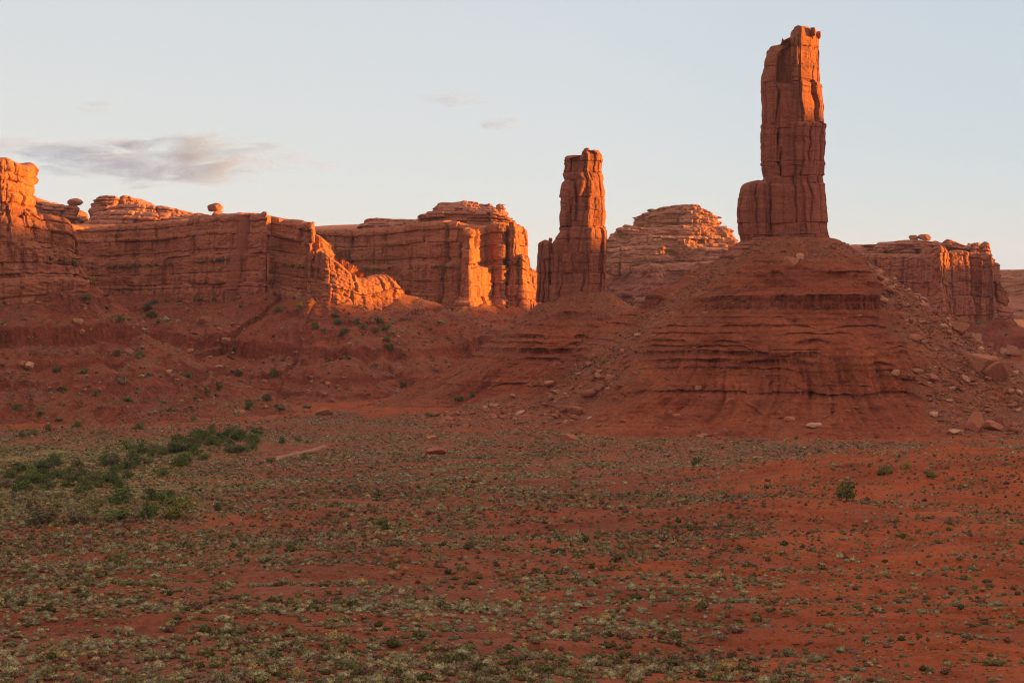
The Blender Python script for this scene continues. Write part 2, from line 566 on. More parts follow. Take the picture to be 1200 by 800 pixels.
def loft_wall(name, ctrl, spec, mat, parent, rows=90, step=1.0, seed=1, smooth_it=2, sink=13.0, top_round=3.2, top_rise=1.0, topvar=1.0, topblock=1.2):
    """closed rock wall; ctrl rows are x, y, ztop, zbase"""
    p = chaikin(np.array(ctrl, float), smooth_it) if smooth_it else np.array(ctrl, float)
    P, s, L = resample(p, step)
    N = normals2(P[:, :2], int(6 / step) + 2)
    zt, zb = P[:, 2].copy(), P[:, 3].copy()
    ang = np.unwrap(np.arctan2(N[:, 1], N[:, 0]))
    kap = (np.roll(ang, -4) - np.roll(ang, 4))
    kap = np.where(np.abs(kap) > PI, 0, kap) / (8 * step)
    inset = max(q[1] for q in spec.get('profile', [(0, 0)])) + top_round * 1.5
    fac = np.clip(0.45 / np.maximum(kap * inset, 1e-3), 0.04, 1.0)
    for k_ in range(1, int(7 / step) + 1):
        fac = np.minimum(fac, np.minimum(np.roll(fac, 1), np.roll(fac, -1)) + 0.02)
    for k_ in range(int(8 / step)):
        fac = (np.roll(fac, 1) + 2 * fac + np.roll(fac, -1)) / 4
    spec = dict(spec, fac=fac)
    cid, cd, js, cw = cells(s, L, spec.get('topW', 9), seed + 77, 0)
    zt += topvar * fbm(P[:, 0] / 14, P[:, 1] / 14, 0.2 + seed, 3) + topblock * (rnd(cid, 0, seed + 8) - 0.6) - 0.5 * topblock * np.exp(-(cd / 0.6) ** 2)
    v = np.linspace(0, 1, rows)
    Z = (zb - sink)[None, :] + v[:, None] * (zt - zb + sink)[None, :]
    X0, Y0 = P[:, 0][None, :], P[:, 1][None, :]
    S0 = np.broadcast_to(s[None, :], Z.shape)
    X0b, Y0b = np.broadcast_to(X0, Z.shape), np.broadcast_to(Y0, Z.shape)
    d = wall_offset(S0, L, Z, zb[None, :], zt[None, :], X0b, Y0b, spec, seed)
    # rounded shoulder at the very top
    q = np.clip((Z - (zt[None, :] - top_round)) / top_round, 0, 1)
    d = d - top_round * 0.9 * (1 - np.sqrt(np.maximum(1 - q * q, 0))) * fac[None, :]
    V = np.stack([X0 + N[:, 0][None, :] * d, Y0 + N[:, 1][None, :] * d, Z], -1)
    # a last ring drawn in a little, then a cap
    ring = V[-1].copy()
    c = ring[:, :2].mean(0)
    ring[:, :2] -= N * min(2.0, top_round * 1.2) * fac[:, None]
    ring[:, 2] += top_rise * 0.4 * (0.6 + perlin(ring[:, 0] / 6, ring[:, 1] / 6))
    V = np.concatenate([V, ring[None]], 0)
    n = len(s)
    f = grid_faces(rows + 1, n, True)
    cap = list(range(rows * n, rows * n + n))
    WALLS[id(P)] = V[:rows]
    KEEP.append(P)
    return mesh_obj(name, V.reshape(-1, 3), f, mat, parent, smooth=False, extra_faces=[cap]), P


def slab(front, depth, back_shrink=0.0):
    """closed control loop from a front edge of (px, Y, py_top, py_base); the back lies depth metres behind"""
    fr = []
    for (px, Y, pt, pb) in front:
        x, y, zt = at(px, pt, Y)
        fr.append((x, y, zt, at(px, pb, Y)[2]))
    fr = np.array(fr)
    bk = fr[::-1].copy()
    bk[:, 1] = fr[:, 1].max() + depth + 0.5 * (fr[:, 1].max() - bk[:, 1])
    mid = bk[:, 0].mean()
    bk[:, 0] = mid + (bk[:, 0] - mid) * (1 - back_shrink)
    return np.vstack([fr, bk])


def loop(pts, ky=1.0):
    return np.array([(*at(px, pt, Y * ky), at(px, pb, Y * ky)[2]) for (px, Y, pt, pb) in pts])


KA = 0.92


CLIFF = dict(profile=[(0, -3.0), (0.10, -1.2), (0.12, 0.0), (0.46, 0.8), (0.50, 2.4), (0.52, 3.6), (0.78, 4.2), (0.81, 5.4), (0.95, 5.8), (1, 6.6)],
             layers=[0.06, 0.11, 0.25, 0.49, 0.55, 0.74, 0.9], lay_amp=0.7, lay_var=0.9, round=0.4, groove=0.8, gw=0.4, wob=0.03,
             facet=0.6, cells=[(40, 4.0, 2.0, 0), (17, 1.7, 1.2, 2), (8, 0.4, 0.4, 1)], noise=1.0, topW=11, cround=0.18)
SLICK = dict(profile=[(0, 0), (0.18, 0.5), (0.2, 3.0), (0.40, 3.6), (0.42, 6.0), (0.7, 8.0), (0.72, 10.5), (1, 14.0)],
             layers=[0.19, 0.41, 0.56, 0.71, 0.86], lay_amp=1.2, lay_var=2.2, round=1.0, groove=1.3, gw=0.55,
             facet=0.3, cells=[(26, 3.0, 1.0, 2), (10, 1.4, 0.6, 1)], noise=1.2, topW=14)

# --- left cliff ----------------------------------------------------------------------------------------------------
mesa_a = thing('mesa', 'red layered cliff at the left edge with a sunlit orange pinnacle on top', 'mesa', at(0, 335, 890))
LOOP_A = loop([(-420, 830, 215, 345), (-250, 880, 215, 338), (-120, 915, 222, 333), (-40, 940, 232, 331), (14, 950, 240, 330), (40, 955, 243, 330), (62, 962, 252, 330), (86, 968, 258, 330),
               (93, 975, 280, 331), (102, 985, 303, 331), (106, 1005, 305, 332), (100, 1040, 306, 335), (82, 1075, 304, 336), (62, 1110, 292, 338), (0, 1130, 262, 338), (-250, 1130, 240, 338), (-500, 1000, 230, 338)], KA)
_, PA = loft_wall('cliff_wall', LOOP_A, CLIFF, M_MESA, mesa_a, rows=110, step=0.9, seed=3, topvar=0.8, smooth_it=1)
PIN = dict(CLIFF, profile=[(0, -1.0), (0.3, 0), (0.33, 0.6), (0.6, 0.4), (0.63, 1.5), (0.8, 1.6), (0.83, 2.4), (1, 3.0)], layers=[0.32, 0.47, 0.61, 0.74, 0.83], lay_amp=0.9, cells=[(9, 1.0, 0.7, 2), (4, 0.5, 0.4, 1)], round=0.9)
loft_wall('pinnacle', slab([(px, Y * KA, a, b) for px, Y, a, b in [(-52, 962, 192, 285), (-30, 950, 189, 285), (-5, 946, 185, 285), (12, 948, 185, 285), (29, 957, 188, 285), (33, 966, 192, 285)]], 16), PIN, M_MESA, mesa_a, rows=70, step=0.6, seed=8, topvar=0.5, topblock=0.5, sink=8)

# --- amphitheatre wall with the sunlit promontory ------------------------------------------------------------------
mesa_b = thing('mesa', 'long shaded cliff wall ending in a blazing orange sunlit promontory', 'mesa', at(240, 345, 1170))
LOOP_B = loop([(20, 1130, 262, 338), (70, 1165, 262, 340), (92, 1180, 262, 342), (112, 1195, 264, 344), (140, 1200, 262, 344), (175, 1195, 259, 344), (205, 1190, 257, 344), (225, 1178, 254, 343), (250, 1172, 252, 343), (274, 1160, 250, 342),
               (283, 1150, 249, 341), (300, 1146, 249, 341), (316, 1142, 250, 342), (322, 1150, 253, 342), (334, 1150, 258, 344), (346, 1138, 260, 346), (361, 1120, 261, 349), (365, 1121, 262, 350),
               (373, 1130, 266, 351), (381, 1140, 271, 351), (389, 1152, 280, 350), (393, 1200, 284, 349), (395, 1260, 288, 348), (398, 1330, 300, 348), (395, 1420, 280, 348), (300, 1500, 262, 345), (100, 1480, 258, 345), (-60, 1350, 262, 342)])
_, PB = loft_wall('cliff_wall', LOOP_B, CLIFF, M_MESA, mesa_b, rows=110, step=1.0, seed=14, topvar=0.7, topblock=0.9, smooth_it=1)
FIN = dict(profile=[(0, -2.5), (0.42, -1.5), (0.44, 0.0), (0.7, 1.2), (0.72, 1.8), (1, 3.5)], layers=[0.36, 0.43, 0.71], lay_amp=0.5, lay_var=0.8, round=0.35, groove=0.5, gw=0.35, wob=0.05, cround=0.2, cells=[(14, 1.6, 1.5, 0), (6, 0.7, 0.6, 2)], noise=1.3, topW=5)
_, PF = loft_wall('promontory', loop([(364, 1124, 290, 351), (378, 1120, 296, 354), (390, 1120, 300, 356), (404, 1124, 308, 358), (418, 1130, 319, 360), (428, 1136, 326, 360), (440, 1143, 324, 357), (452, 1150, 323, 352), (462, 1157, 322, 346), (469, 1166, 334, 342),
           (466, 1174, 332, 342), (450, 1166, 324, 350), (438, 1158, 326, 352), (428, 1152, 328, 354), (416, 1146, 321, 354), (404, 1140, 309, 354), (390, 1137, 301, 352), (374, 1140, 293, 350)]), FIN, M_MESA, mesa_b, rows=100, step=0.6, seed=21, topvar=0.5, topblock=1.0, smooth_it=1, sink=16)
loft_wall('upper_ledge', slab([(-40, 1330, 228, 266), (20, 1320, 231, 266), (40, 1316, 234, 266), (60, 1318, 239, 266), (80, 1322, 240, 266), (97, 1330, 244, 268)], 80, 0.3), SLICK, M_SLICK, mesa_b, rows=50, step=1.0, seed=30, topvar=0.6)
DOME = [(100, 1310, 247, 276), (112, 1300, 240, 276), (140, 1296, 236, 276), (170, 1296, 238, 274), (205, 1302, 243, 270), (240, 1310, 250, 268), (262, 1320, 254, 266)]
loft_wall('upper_ledge', slab([(84, 1290, 250, 285), (98, 1270, 247, 285), (130, 1260, 246, 285), (170, 1260, 247, 282), (205, 1264, 249, 278), (235, 1270, 252, 272), (262, 1275, 256, 268)], 120), SLICK, M_SLICK, mesa_b, rows=60, step=1.0, seed=31, topvar=0.6)
loft_wall('upper_ledge', slab(DOME, 80), dict(SLICK, profile=[(0, 0), (0.4, 2.0), (0.43, 5), (0.7, 6.0), (0.73, 9), (1, 12)]), M_SLICK, mesa_b, rows=60, step=1.0, seed=32, topvar=0.6)
loft_wall('cap_ledge', slab([(106, 1330, 230, 250), (115, 1322, 229, 248), (137, 1322, 229, 246), (140, 1330, 230, 246)], 34), PIN, M_SLICK, mesa_b, rows=30, step=0.7, seed=33, topvar=0.4, topblock=0.4)
loft_wall('cap_ledge', slab([(137, 1330, 231, 250), (141, 1325, 229, 250), (154, 1325, 230, 250), (168, 1332, 235, 250), (178, 1336, 241, 252)], 30), PIN, M_SLICK, mesa_b, rows=30, step=0.7, seed=34, topvar=0.4, topblock=0.4)

# --- middle mesa behind the small tower ----------------------------------------------------------------------------
mesa_c = thing('mesa', 'red mesa left of the smaller tower with sunlit pillars and a flat sunlit cap', 'mesa', at(500, 355, 1400))
LOOP_C = loop([(300, 1470, 268, 350), (370, 1460, 268, 350), (385, 1450, 269, 350), (402, 1440, 268, 350), (430, 1436, 268, 350), (462, 1432, 264, 351), (470, 1420, 262, 352), (500, 1410, 258, 353), (520, 1402, 258, 354), (535, 1396, 260, 354),
               (541, 1398, 264, 355), (545, 1364, 268, 358), (551, 1364, 268, 358), (568, 1402, 266, 356), (577, 1404, 262, 355), (585, 1398, 262, 355), (592, 1402, 262, 355), (600, 1416, 270, 354), (602, 1450, 270, 352), (596, 1500, 265, 350), (560, 1580, 262, 350), (450, 1640, 262, 350), (320, 1620, 268, 350)])
_, PC = loft_wall('cliff_wall', LOOP_C, CLIFF, M_MESA, mesa_c, rows=110, step=1.0, seed=41, topvar=0.7, topblock=0.7, smooth_it=1)
PILLAR = dict(CLIFF, profile=[(0, -3), (0.3, -1.5), (0.45, 0.4), (0.5, 1.2), (0.95, 1.4), (1, 2.4)], cells=[(10, 1.2, 0.9, 0), (5, 0.8, 0.6, 2)], lay_amp=0.5)
_, PG = loft_wall('pillar', slab([(592, 1424, 266, 357), (597, 1400, 262, 358), (602, 1398, 260, 358), (610, 1412, 261, 357), (619, 1436, 266, 356)], 20), PILLAR, M_MESA, mesa_c, rows=100, step=0.6, seed=42, topvar=0.3, topblock=0.4, sink=14)
loft_wall('pillar', slab([(606, 1414, 302, 357), (609, 1398, 297, 357), (614, 1398, 300, 357), (624, 1414, 310, 355), (633, 1432, 318, 353)], 24), PILLAR, M_MESA, mesa_c, rows=60, step=0.6, seed=43, topvar=0.5, topblock=1.5, sink=14)
loft_wall('upper_ledge', slab([(416, 1480, 265, 272), (420, 1472, 256, 272), (440, 1468, 255, 272), (470, 1468, 256, 272), (500, 1472, 257, 272), (520, 1480, 257, 272)], 70), dict(SLICK, profile=[(0, 0), (0.5, 1), (0.53, 4), (1, 7)]), M_SLICK, mesa_c, rows=36, step=0.9, seed=44, topvar=0.3, topblock=0.4)
loft_wall('upper_ledge', slab([(488, 1440, 250, 263), (496, 1428, 245, 263), (515, 1422, 240, 264), (550, 1420, 241, 264), (580, 1420, 244, 264), (596, 1426, 249, 264), (602, 1436, 254, 266)], 70), dict(SLICK, profile=[(0, 1.5), (0.3, 0), (0.33, 2), (0.7, 2.5), (0.73, 5), (1, 8)]), M_SLICK, mesa_c, rows=50, step=0.8, seed=45, topvar=0.8, topblock=1.2)
loft_wall('cap_ledge', slab([(508, 1440, 240, 248), (514, 1434, 237, 248), (545, 1432, 235, 248), (572, 1434, 238, 248), (582, 1440, 242, 248)], 44), PIN, M_SLICK, mesa_c, rows=26, step=0.7, seed=46, topvar=0.7, topblock=1.2)
loft_wall('cap_ledge', slab([(579, 1432, 240, 250), (583, 1428, 238, 250), (589, 1428, 238, 250), (593, 1434, 241, 250)], 14), PIN, M_SLICK, mesa_c, rows=20, step=0.6, seed=47, topvar=0.3, topblock=0.5)

# --- stepped butte in the distance between the towers --------------------------------------------------------------
mesa_d = thing('mesa', 'distant stepped slickrock butte with pale rounded cap between the two towers', 'mesa', at(800, 360, 2000))
YD = 1950
TD = [  # (front edge, depth, seed)
    ([(600, YD + 60, 318, 372), (660, YD, 316, 372), (705, YD - 30, 313, 372), (730, YD - 10, 312, 372), (760, YD - 50, 308, 372), (790, YD - 20, 309, 372), (830, YD - 50, 306, 372), (880, YD - 20, 306, 372), (940, YD + 40, 310, 372)], 420, 51),
    ([(640, YD + 60, 297, 320), (700, YD + 10, 291, 320), (728, YD - 22, 290, 318), (750, YD + 4, 289, 318), (775, YD - 22, 287, 316), (800, YD + 6, 290, 316), (835, YD - 20, 290, 316), (900, YD, 292, 316)], 330, 52),
    ([(690, YD + 60, 280, 298), (712, YD + 25, 277, 298), (735, YD + 30, 279, 298), (742, YD + 8, 276, 298), (790, YD + 14, 275, 298), (798, YD - 4, 278, 298), (830, YD + 10, 276, 298), (885, YD + 30, 280, 298)], 250, 53),
    ([(724, YD + 60, 267, 282), (730, YD + 40, 264, 282), (750, YD + 38, 265, 282), (760, YD + 48, 267, 282), (792, YD + 35, 262, 282), (800, YD + 28, 264, 282), (850, YD + 40, 264, 282), (864, YD + 60, 266, 282)], 180, 54),
    ([(750, YD + 80, 253, 268), (756, YD + 62, 251, 268), (790, YD + 62, 250, 268), (812, YD + 50, 250, 268), (842, YD + 58, 252, 268), (847, YD + 80, 256, 268)], 120, 55),
    ([(752, YD + 92, 250, 256), (762, YD + 70, 244, 256), (780, YD + 66, 241, 256), (806, YD + 62, 238.5, 256), (832, YD + 64, 242, 256), (842, YD + 80, 249, 256)], 90, 56)]
for fr, dp, sdv in TD:
    o, P_ = loft_wall('slickrock_tier', slab(fr, dp), dict(SLICK, profile=[(0, 1.5), (0.34, 0.0), (0.60, 1.0), (0.64, 4.5), (1, 8)], layers=[0.3 + 0.1 * rnd(sdv), 0.62, 0.85], round=0.9, facet=0.3, cells=[(44, 5.0, 1.5, 0), (15, 2.4, 0.8, 1)], lay_var=3.0, noise=2.2), M_SLICK, mesa_d, rows=44, step=1.4, seed=sdv, topvar=1.2, topblock=2.4, sink=6)
    if sdv == 51:
        PD = P_

# --- mesa on the right ---------------------------------------------------------------------------------------------
mesa_e = thing('mesa', 'purple-red vertical cliff on the right behind the rubble slope with one sunlit nose', 'mesa', at(1090, 375, 1500))
LOOP_E = loop([(880, 1640, 292, 370), (940, 1600, 292, 370), (985, 1580, 296, 372), (1022, 1560, 298, 373), (1044, 1545, 298, 374), (1062, 1535, 298, 374), (1074, 1526, 298, 375), (1084, 1510, 297, 375), (1096, 1492, 296, 375), (1103, 1476, 298, 376), (1110, 1473, 298, 376), (1116, 1480, 294, 376),
               (1134, 1486, 293, 376), (1139, 1496, 295, 376), (1146, 1498, 296, 376), (1152, 1494, 296, 376), (1158, 1500, 300, 376), (1164, 1496, 297, 374), (1170, 1506, 300, 372), (1168, 1540, 305, 370), (1172, 1600, 310, 368), (1140, 1700, 300, 368), (950, 1740, 292, 368)])
ECL = dict(CLIFF, profile=[(0, -4), (0.1, -3), (0.34, -1.5), (0.37, 0.0), (0.9, 1.5), (1, 3)], layers=[0.08, 0.36, 0.56, 0.8, 0.93], cells=[(22, 2.2, 2.4, 0), (9, 1.4, 1.4, 0), (4.5, 0.5, 0.6, 1)])
_, PE = loft_wall('cliff_wall', LOOP_E, ECL, M_MESA, mesa_e, rows=100, step=0.9, seed=61, topvar=0.6, topblock=1.2, smooth_it=1)
loft_wall('buttress', slab([(1094, 1482, 306, 377), (1098, 1458, 294, 377), (1104, 1456, 287, 377), (1110, 1468, 289, 377), (1116, 1484, 300, 377)], 20), PILLAR, M_MESA, mesa_e, rows=80, step=0.6, seed=62, topvar=0.4, topblock=0.6)
loft_wall('buttress', slab([(1164, 1512, 330, 376), (1170, 1500, 326, 376), (1177, 1500, 334, 376), (1184, 1510, 342, 375)], 40), PILLAR, M_MESA, mesa_e, rows=60, step=0.7, seed=63, topvar=0.5, topblock=1.0)
loft_wall('upper_ledge', slab([(930, 1625, 287, 300), (985, 1600, 287, 300), (1030, 1582, 286, 300), (1042, 1578, 287, 300)], 60), SLICK, M_SLICK, mesa_e, rows=30, step=0.9, seed=64, topvar=0.4, topblock=0.6)
loft_wall('upper_ledge', slab([(1040, 1566, 284, 300), (1052, 1556, 281, 300), (1070, 1552, 281, 300), (1092, 1548, 282, 300), (1100, 1552, 285, 300)], 60), dict(SLICK, profile=[(0, 0), (0.5, 1), (0.53, 3), (1, 6)]), M_SLICK, mesa_e, rows=36, step=0.8, seed=65, topvar=0.4, topblock=0.6)
loft_wall('upper_ledge', slab([(1100, 1520, 284, 297), (1108, 1510, 280, 297), (1122, 1510, 282, 297), (1134, 1514, 287, 297), (1138, 1520, 291, 297)], 50), dict(SLICK, profile=[(0, 0), (0.5, 1), (0.53, 3), (1, 6)]), M_SLICK, mesa_e, rows=36, step=0.8, seed=66, topvar=0.4, topblock=0.5)
loft_wall('upper_ledge', slab([(1147, 1514, 287, 299), (1152, 1510, 283, 299), (1160, 1510, 284, 299), (1164, 1516, 290, 299)], 20), PIN, M_SLICK, mesa_e, rows=30, step=0.6, seed=67, topvar=0.3, topblock=0.3)
loft_wall('upper_ledge', slab([(1137, 1514, 288, 298), (1140, 1508, 284, 298), (1147, 1508, 285, 298), (1149, 1514, 288, 298)], 16), PIN, M_SLICK, mesa_e, rows=24, step=0.6, seed=68, topvar=0.3, topblock=0.3)

# --- far plateau along the horizon ---------------------------------------------------------------------------------
YP = 3600
pl = slab([(-2600, YP + 900, 318, 372), (-900, YP + 300, 318, 372), (200, YP + 200, 318, 374), (900, YP, 317, 376), (1120, YP, 317, 378), (1180, YP - 60, 316, 378), (1240, YP - 40, 316, 380), (1500, YP - 200, 317, 380), (2600, YP + 100, 316, 378), (3600, YP + 600, 318, 374)], 1500)
plo, _ = loft_wall('plateau', pl, dict(CLIFF, profile=[(0, -60), (0.3, -40), (0.5, -4), (0.52, 0), (0.85, 4), (0.88, 14), (1, 20)], cells=[(120, 14, 4, 0), (40, 5, 2, 2)], noise=3), M_MESA, None, rows=50, step=9, seed=71, topvar=1.5, topblock=1.5)
tag(plo, kind='structure')

# ------------------------------------------------------------------ rock towers
def tower_part(name, rows_tab, template, depth, cy, spec, mat, parent, joints, seed, nth=340, nz=200, extra=None, sink=4.0, tilt_top=None, depth_k=None):
    """a tower shaft; rows_tab: (py, px_left, px_right) along the silhouette, top to bottom"""
    tab = np.array(sorted(rows_tab), float)
    py = tab[:, 0]
    k = cy / F
    zt, zb = (HY - py[0]) * k, (HY - py[-1]) * k - sink
    Z1 = np.linspace(zb, zt, nz)
    pyz = HY - Z1 / k
    lx = (np.interp(pyz, py, tab[:, 1]) - 600) * k
    rx = (np.interp(pyz, py, tab[:, 2]) - 600) * k
    T = np.array(template, float)
    Tq = chaikin(T, 1, 0.12)
    q = np.vstack([Tq, Tq[:1]])
    Lq = np.concatenate([[0], np.cumsum(np.linalg.norm(np.diff(q, axis=0), axis=1))])
    u = np.linspace(0, Lq[-1], nth, endpoint=False)
    tx, ty = np.interp(u, Lq, q[:, 0]), np.interp(u, Lq, q[:, 1])
    tn = normals2(np.stack([tx, ty], 1), 3)
    cx, hw = (lx + rx) / 2, (rx - lx) / 2
    hd = depth / 2 * (hw / hw.max()) ** 0.5
    X = cx[:, None] + hw[:, None] * tx[None, :]
    Y = cy + hd[:, None] * ty[None, :]
    Zm = np.broadcast_to(Z1[:, None], X.shape).copy()
    if tilt_top is not None:                                   # top edge lower on one side
        Zm = Zm + tilt_top(X, pyz[:, None]) * sstep(0.72, 1.0, (Z1 - zb) / (zt - zb))[:, None]
    L = Lq[-1] * (hw.mean() + hd.mean()) / 2
    s = np.broadcast_to((u / Lq[-1] * L)[None, :], X.shape)
    H = zt - zb
    sp = dict(spec, layers=sorted(((HY - j) * k - zb) / H for j in joints))
    d = wall_offset(s, L, Zm, np.full_like(X, zb), np.full_like(X, zt), X, Y, sp, seed)
    d = d - np.abs(tn[:, 0])[None, :] * np.interp(1, [0, 1], [0, 0])
    if extra is not None:
        d = d + extra(600 + X / k, HY - Zm / k, tn)
    q2 = np.clip((Z1 - (zt - 1.2)) / 1.2, 0, 1)[:, None]
    d = d - 1.1 * (1 - np.sqrt(np.maximum(1 - q2 * q2, 0)))
    X = X + tn[:, 0][None, :] * d
    Y = Y + tn[:, 1][None, :] * d
    V = np.stack([X, Y, Zm], -1)
    top = V[-1].copy()
    c = top.mean(0)
    rings = [V]
    for fct in (0.75, 0.4, 0.1):
        r = c + (top - c) * fct
        r[:, 2] = top[:, 2] + 0.9 * perlin(r[:, 0] / 2.5, r[:, 1] / 2.5) + 0.3
        rings.append(r[None])
    V = np.concatenate(rings, 0)
    m = V.shape[0]
    return mesh_obj(name, V.reshape(-1, 3), grid_faces(m, nth, True), mat, parent, smooth=False, extra_faces=[list(range((m - 1) * nth, m * nth))])


def boulder_mesh(sub, seed, planes=13, flat=(1, 1, 1), noise=0.05):
    bm = bmesh.new()
    bmesh.ops.create_icosphere(bm, subdivisions=sub, radius=1)
    v = np.array([x.co[:] for x in bm.verts])
    f = np.array([[q.index for q in x.verts] for x in bm.faces], np.int32)
    bm.free()
    r = np.random.default_rng(seed)
    n = r.normal(size=(planes, 3))
    n /= np.linalg.norm(n, axis=1, keepdims=True)
    n = np.vstack([n, [[0, 0, -1], [0, 0, 1]]])
    d = r.uniform(0.62, 1.0, len(n))
    rad = np.min(np.where(v @ n.T > 0.12, d / np.maximum(v @ n.T, 0.12), 9), axis=1)
    rad = np.minimum(rad, 1.25)
    rad = rad + noise * perlin(v[:, 0] * 3 + seed, v[:, 1] * 3, v[:, 2] * 3)
    return v * rad[:, None] * np.array(flat), f


TSPEC = dict(profile=[(0, 0), (1, 0)], lay_amp=0.26, lay_var=0.30, round=0.08, groove=0.5, gw=0.2, wob=0.012, cround=0.03, facet=0.9,
             cells=[(18, 0.9, 0.9, 0), (9, 0.65, 0.6, 2), (5, 0.25, 0.25, 1)], noise=0.34, crook=1.5)
BOX = [(-1, -0.35), (-0.72, -0.82), (-0.30, -0.80), (0.10, -1.0), (0.55, -0.70), (1.0, -0.15), (0.95, 0.6), (0.3, 1.0), (-0.7, 0.85)]

YT1 = 880.0
t1 = thing('rock_tower', 'taller sandstone tower with a stepped shoulder, upper right corner lit orange', 'rock tower', at(928, 284, YT1))


def t1_extra(px, py, tn):
    front = (tn[:, 1] < -0.1)[None, :]
    slot = sstep(904, 909, px) * (1 - sstep(921, 923, px)) * (1 - sstep(98, 102, py)) * sstep(44, 56, py)
    crack = np.exp(-((px - 908 - 1.5 * np.sin(py / 13)) / 2.2) ** 2) * sstep(104, 116, py) * (1 - sstep(186, 200, py)) * (0.6 + 0.5 * np.sin(py / 7.0 + px))
    ledge = -0.9 * (py < 99) * (px > 930)
    return front * (-6.5 * slot - 2.4 * crack) + ledge


tower_part('shaft', [(34, 904, 958), (42, 899, 961), (52, 896, 962), (62, 895, 964), (72, 894, 964.5), (86, 892, 964.5), (100, 890, 965), (107, 890, 966.5), (125, 892, 968.5), (142, 891.5, 969), (167, 890.5, 968), (184, 891, 967), (202, 893, 966), (214, 894, 967), (230, 894, 968), (261, 892, 971), (276, 891, 973), (284, 890, 974)],
           BOX, 30, YT1, TSPEC, M_TOWER, t1, [58, 79, 98, 105, 146, 152, 191, 196, 208, 217, 262, 276], 101, extra=t1_extra,
           tilt_top=lambda X, py: np.where(X < (931 - 600) * YT1 / F, -(((931 - 600) * YT1 / F) - X) * 0.50 - 3.2, 0) * (py < 130))
tower_part('shoulder', [(213, 878, 902), (216, 872, 904), (221, 868, 906), (228, 866.5, 908), (236, 866.5, 908), (248, 865, 908), (265, 866, 908), (274, 867, 908), (286, 869, 910)],
           BOX, 26, YT1 - 1.0, TSPEC, M_TOWER, t1, [231, 262, 276], 103, nth=200, nz=90)
PED = dict(TSPEC, noise=0.6, lay_amp=0.8, round=0.8)
tower_part('pedestal', [(279, 868, 974), (284, 866, 977), (289, 858, 984), (294, 850, 990), (300, 842, 998)], BOX, 50, YT1, PED, M_TOWER, t1, [283, 288, 293], 104, nth=320, nz=40, sink=4)
k1 = YT1 / F
for i, (px, py, w_, h_, dy) in enumerate([(949.5, 41, 7, 13, -9), (940, 45, 8, 9, -8), (957, 44, 6, 10, -6), (932, 47, 6, 6, -7), (915.5, 52, 3.2, 11, -5), (908, 58, 6, 6, -4), (900, 63, 6, 6, -3), (922, 51, 6, 4, -5), (945, 46, 8, 6, 3)]):
    v, f = boulder_mesh(3, 300 + i)
    x, y, z = at(px, py, YT1)
    v = v * np.array([w_ * k1 * 0.55, w_ * k1 * 0.6, h_ * k1 * 0.55]) + np.array([x, y + dy, z])
    mesh_obj('cap_stone', v, f, M_TOWER, t1)

YT2 = 990.0
t2 = thing('rock_tower', 'shorter sandstone tower standing behind, its right face lit orange', 'rock tower', at(683, 340, YT2))
BOX2 = [(-1, -0.3), (-0.85, -0.8), (-0.2, -0.92), (0.22, -1.0), (0.34, -0.86), (0.85, -0.45), (1.0, 0.1), (0.8, 0.8), (0.1, 1.0), (-0.8, 0.8)]


def t2_extra(px, py, tn):
    front = (tn[:, 1] < -0.1)[None, :]
    return front * (-1.6 * np.exp(-((px - 674 - np.sin(py / 9)) / 1.6) ** 2) * sstep(212, 222, py) * (1 - sstep(255, 268, py)) - 1.0 * np.exp(-((px - 667 + 0.8 * np.sin(py / 6)) / 1.3) ** 2) * sstep(225, 235, py))


tower_part('shaft', [(178, 664, 702), (182, 662.5, 705), (188, 661.5, 706), (193, 662.5, 706), (200, 661, 705), (206, 661, 708), (211, 663, 709), (216, 659.5, 710.5), (225, 658, 712), (237, 656, 711), (248, 655.5, 712), (257, 655, 711.5), (268, 656, 710), (276, 656.5, 709.5)],
           BOX2, 22, YT2, TSPEC, M_TOWER, t2, [190, 203, 212, 232, 247, 266, 271], 111, extra=t2_extra, nz=150, nth=300,
           tilt_top=lambda X, py: np.where(X < (683 - 600) * YT2 / F, -2.6, 0) * (py < 200))
tower_part('plinth', [(267, 656, 710), (271, 656, 711.5), (277, 652, 711.5), (285, 647, 712.5), (297, 645.5, 712.5), (312, 645, 712), (320, 645, 711), (331, 645, 710.5), (344, 643, 710)],
           [(-1, -0.3), (-0.85, -0.7), (0.0, -0.8), (0.32, -1.0), (0.45, -0.85), (0.95, -0.5), (1, 0.2), (0.6, 0.9), (-0.8, 0.8)], 32, YT2, TSPEC, M_TOWER, t2, [280, 297, 308, 320, 333], 112, nz=110, nth=320)
tower_part('side_pillar', [(283, 634, 646), (287, 632, 648), (300, 631, 650), (320, 630, 650), (345, 628, 652)], BOX2, 16, YT2 + 1, TSPEC, M_TOWER, t2, [290, 304, 320], 113, nth=140, nz=70)
k2 = YT2 / F
for i, (px, py, w_, h_, dy) in enumerate([(687.5, 177, 8, 7, -5), (697, 180, 13, 8, -3), (703, 189, 8, 7, -2), (672, 185, 18, 5, -4), (645, 282, 4, 6, -2), (638, 284, 7, 4, -2)]):
    v, f = boulder_mesh(3, 330 + i)
    x, y, z = at(px, py, YT2)
    v = v * np.array([w_ * k2 * 0.55, w_ * k2 * 0.6, h_ * k2 * 0.6]) + np.array([x, y + dy, z])
    mesh_obj('cap_stone', v, f, M_TOWER, t2)

# ------------------------------------------------------------------ talus cones under the towers
ALLV = []          # (verts, kind) collected for the depth buffer


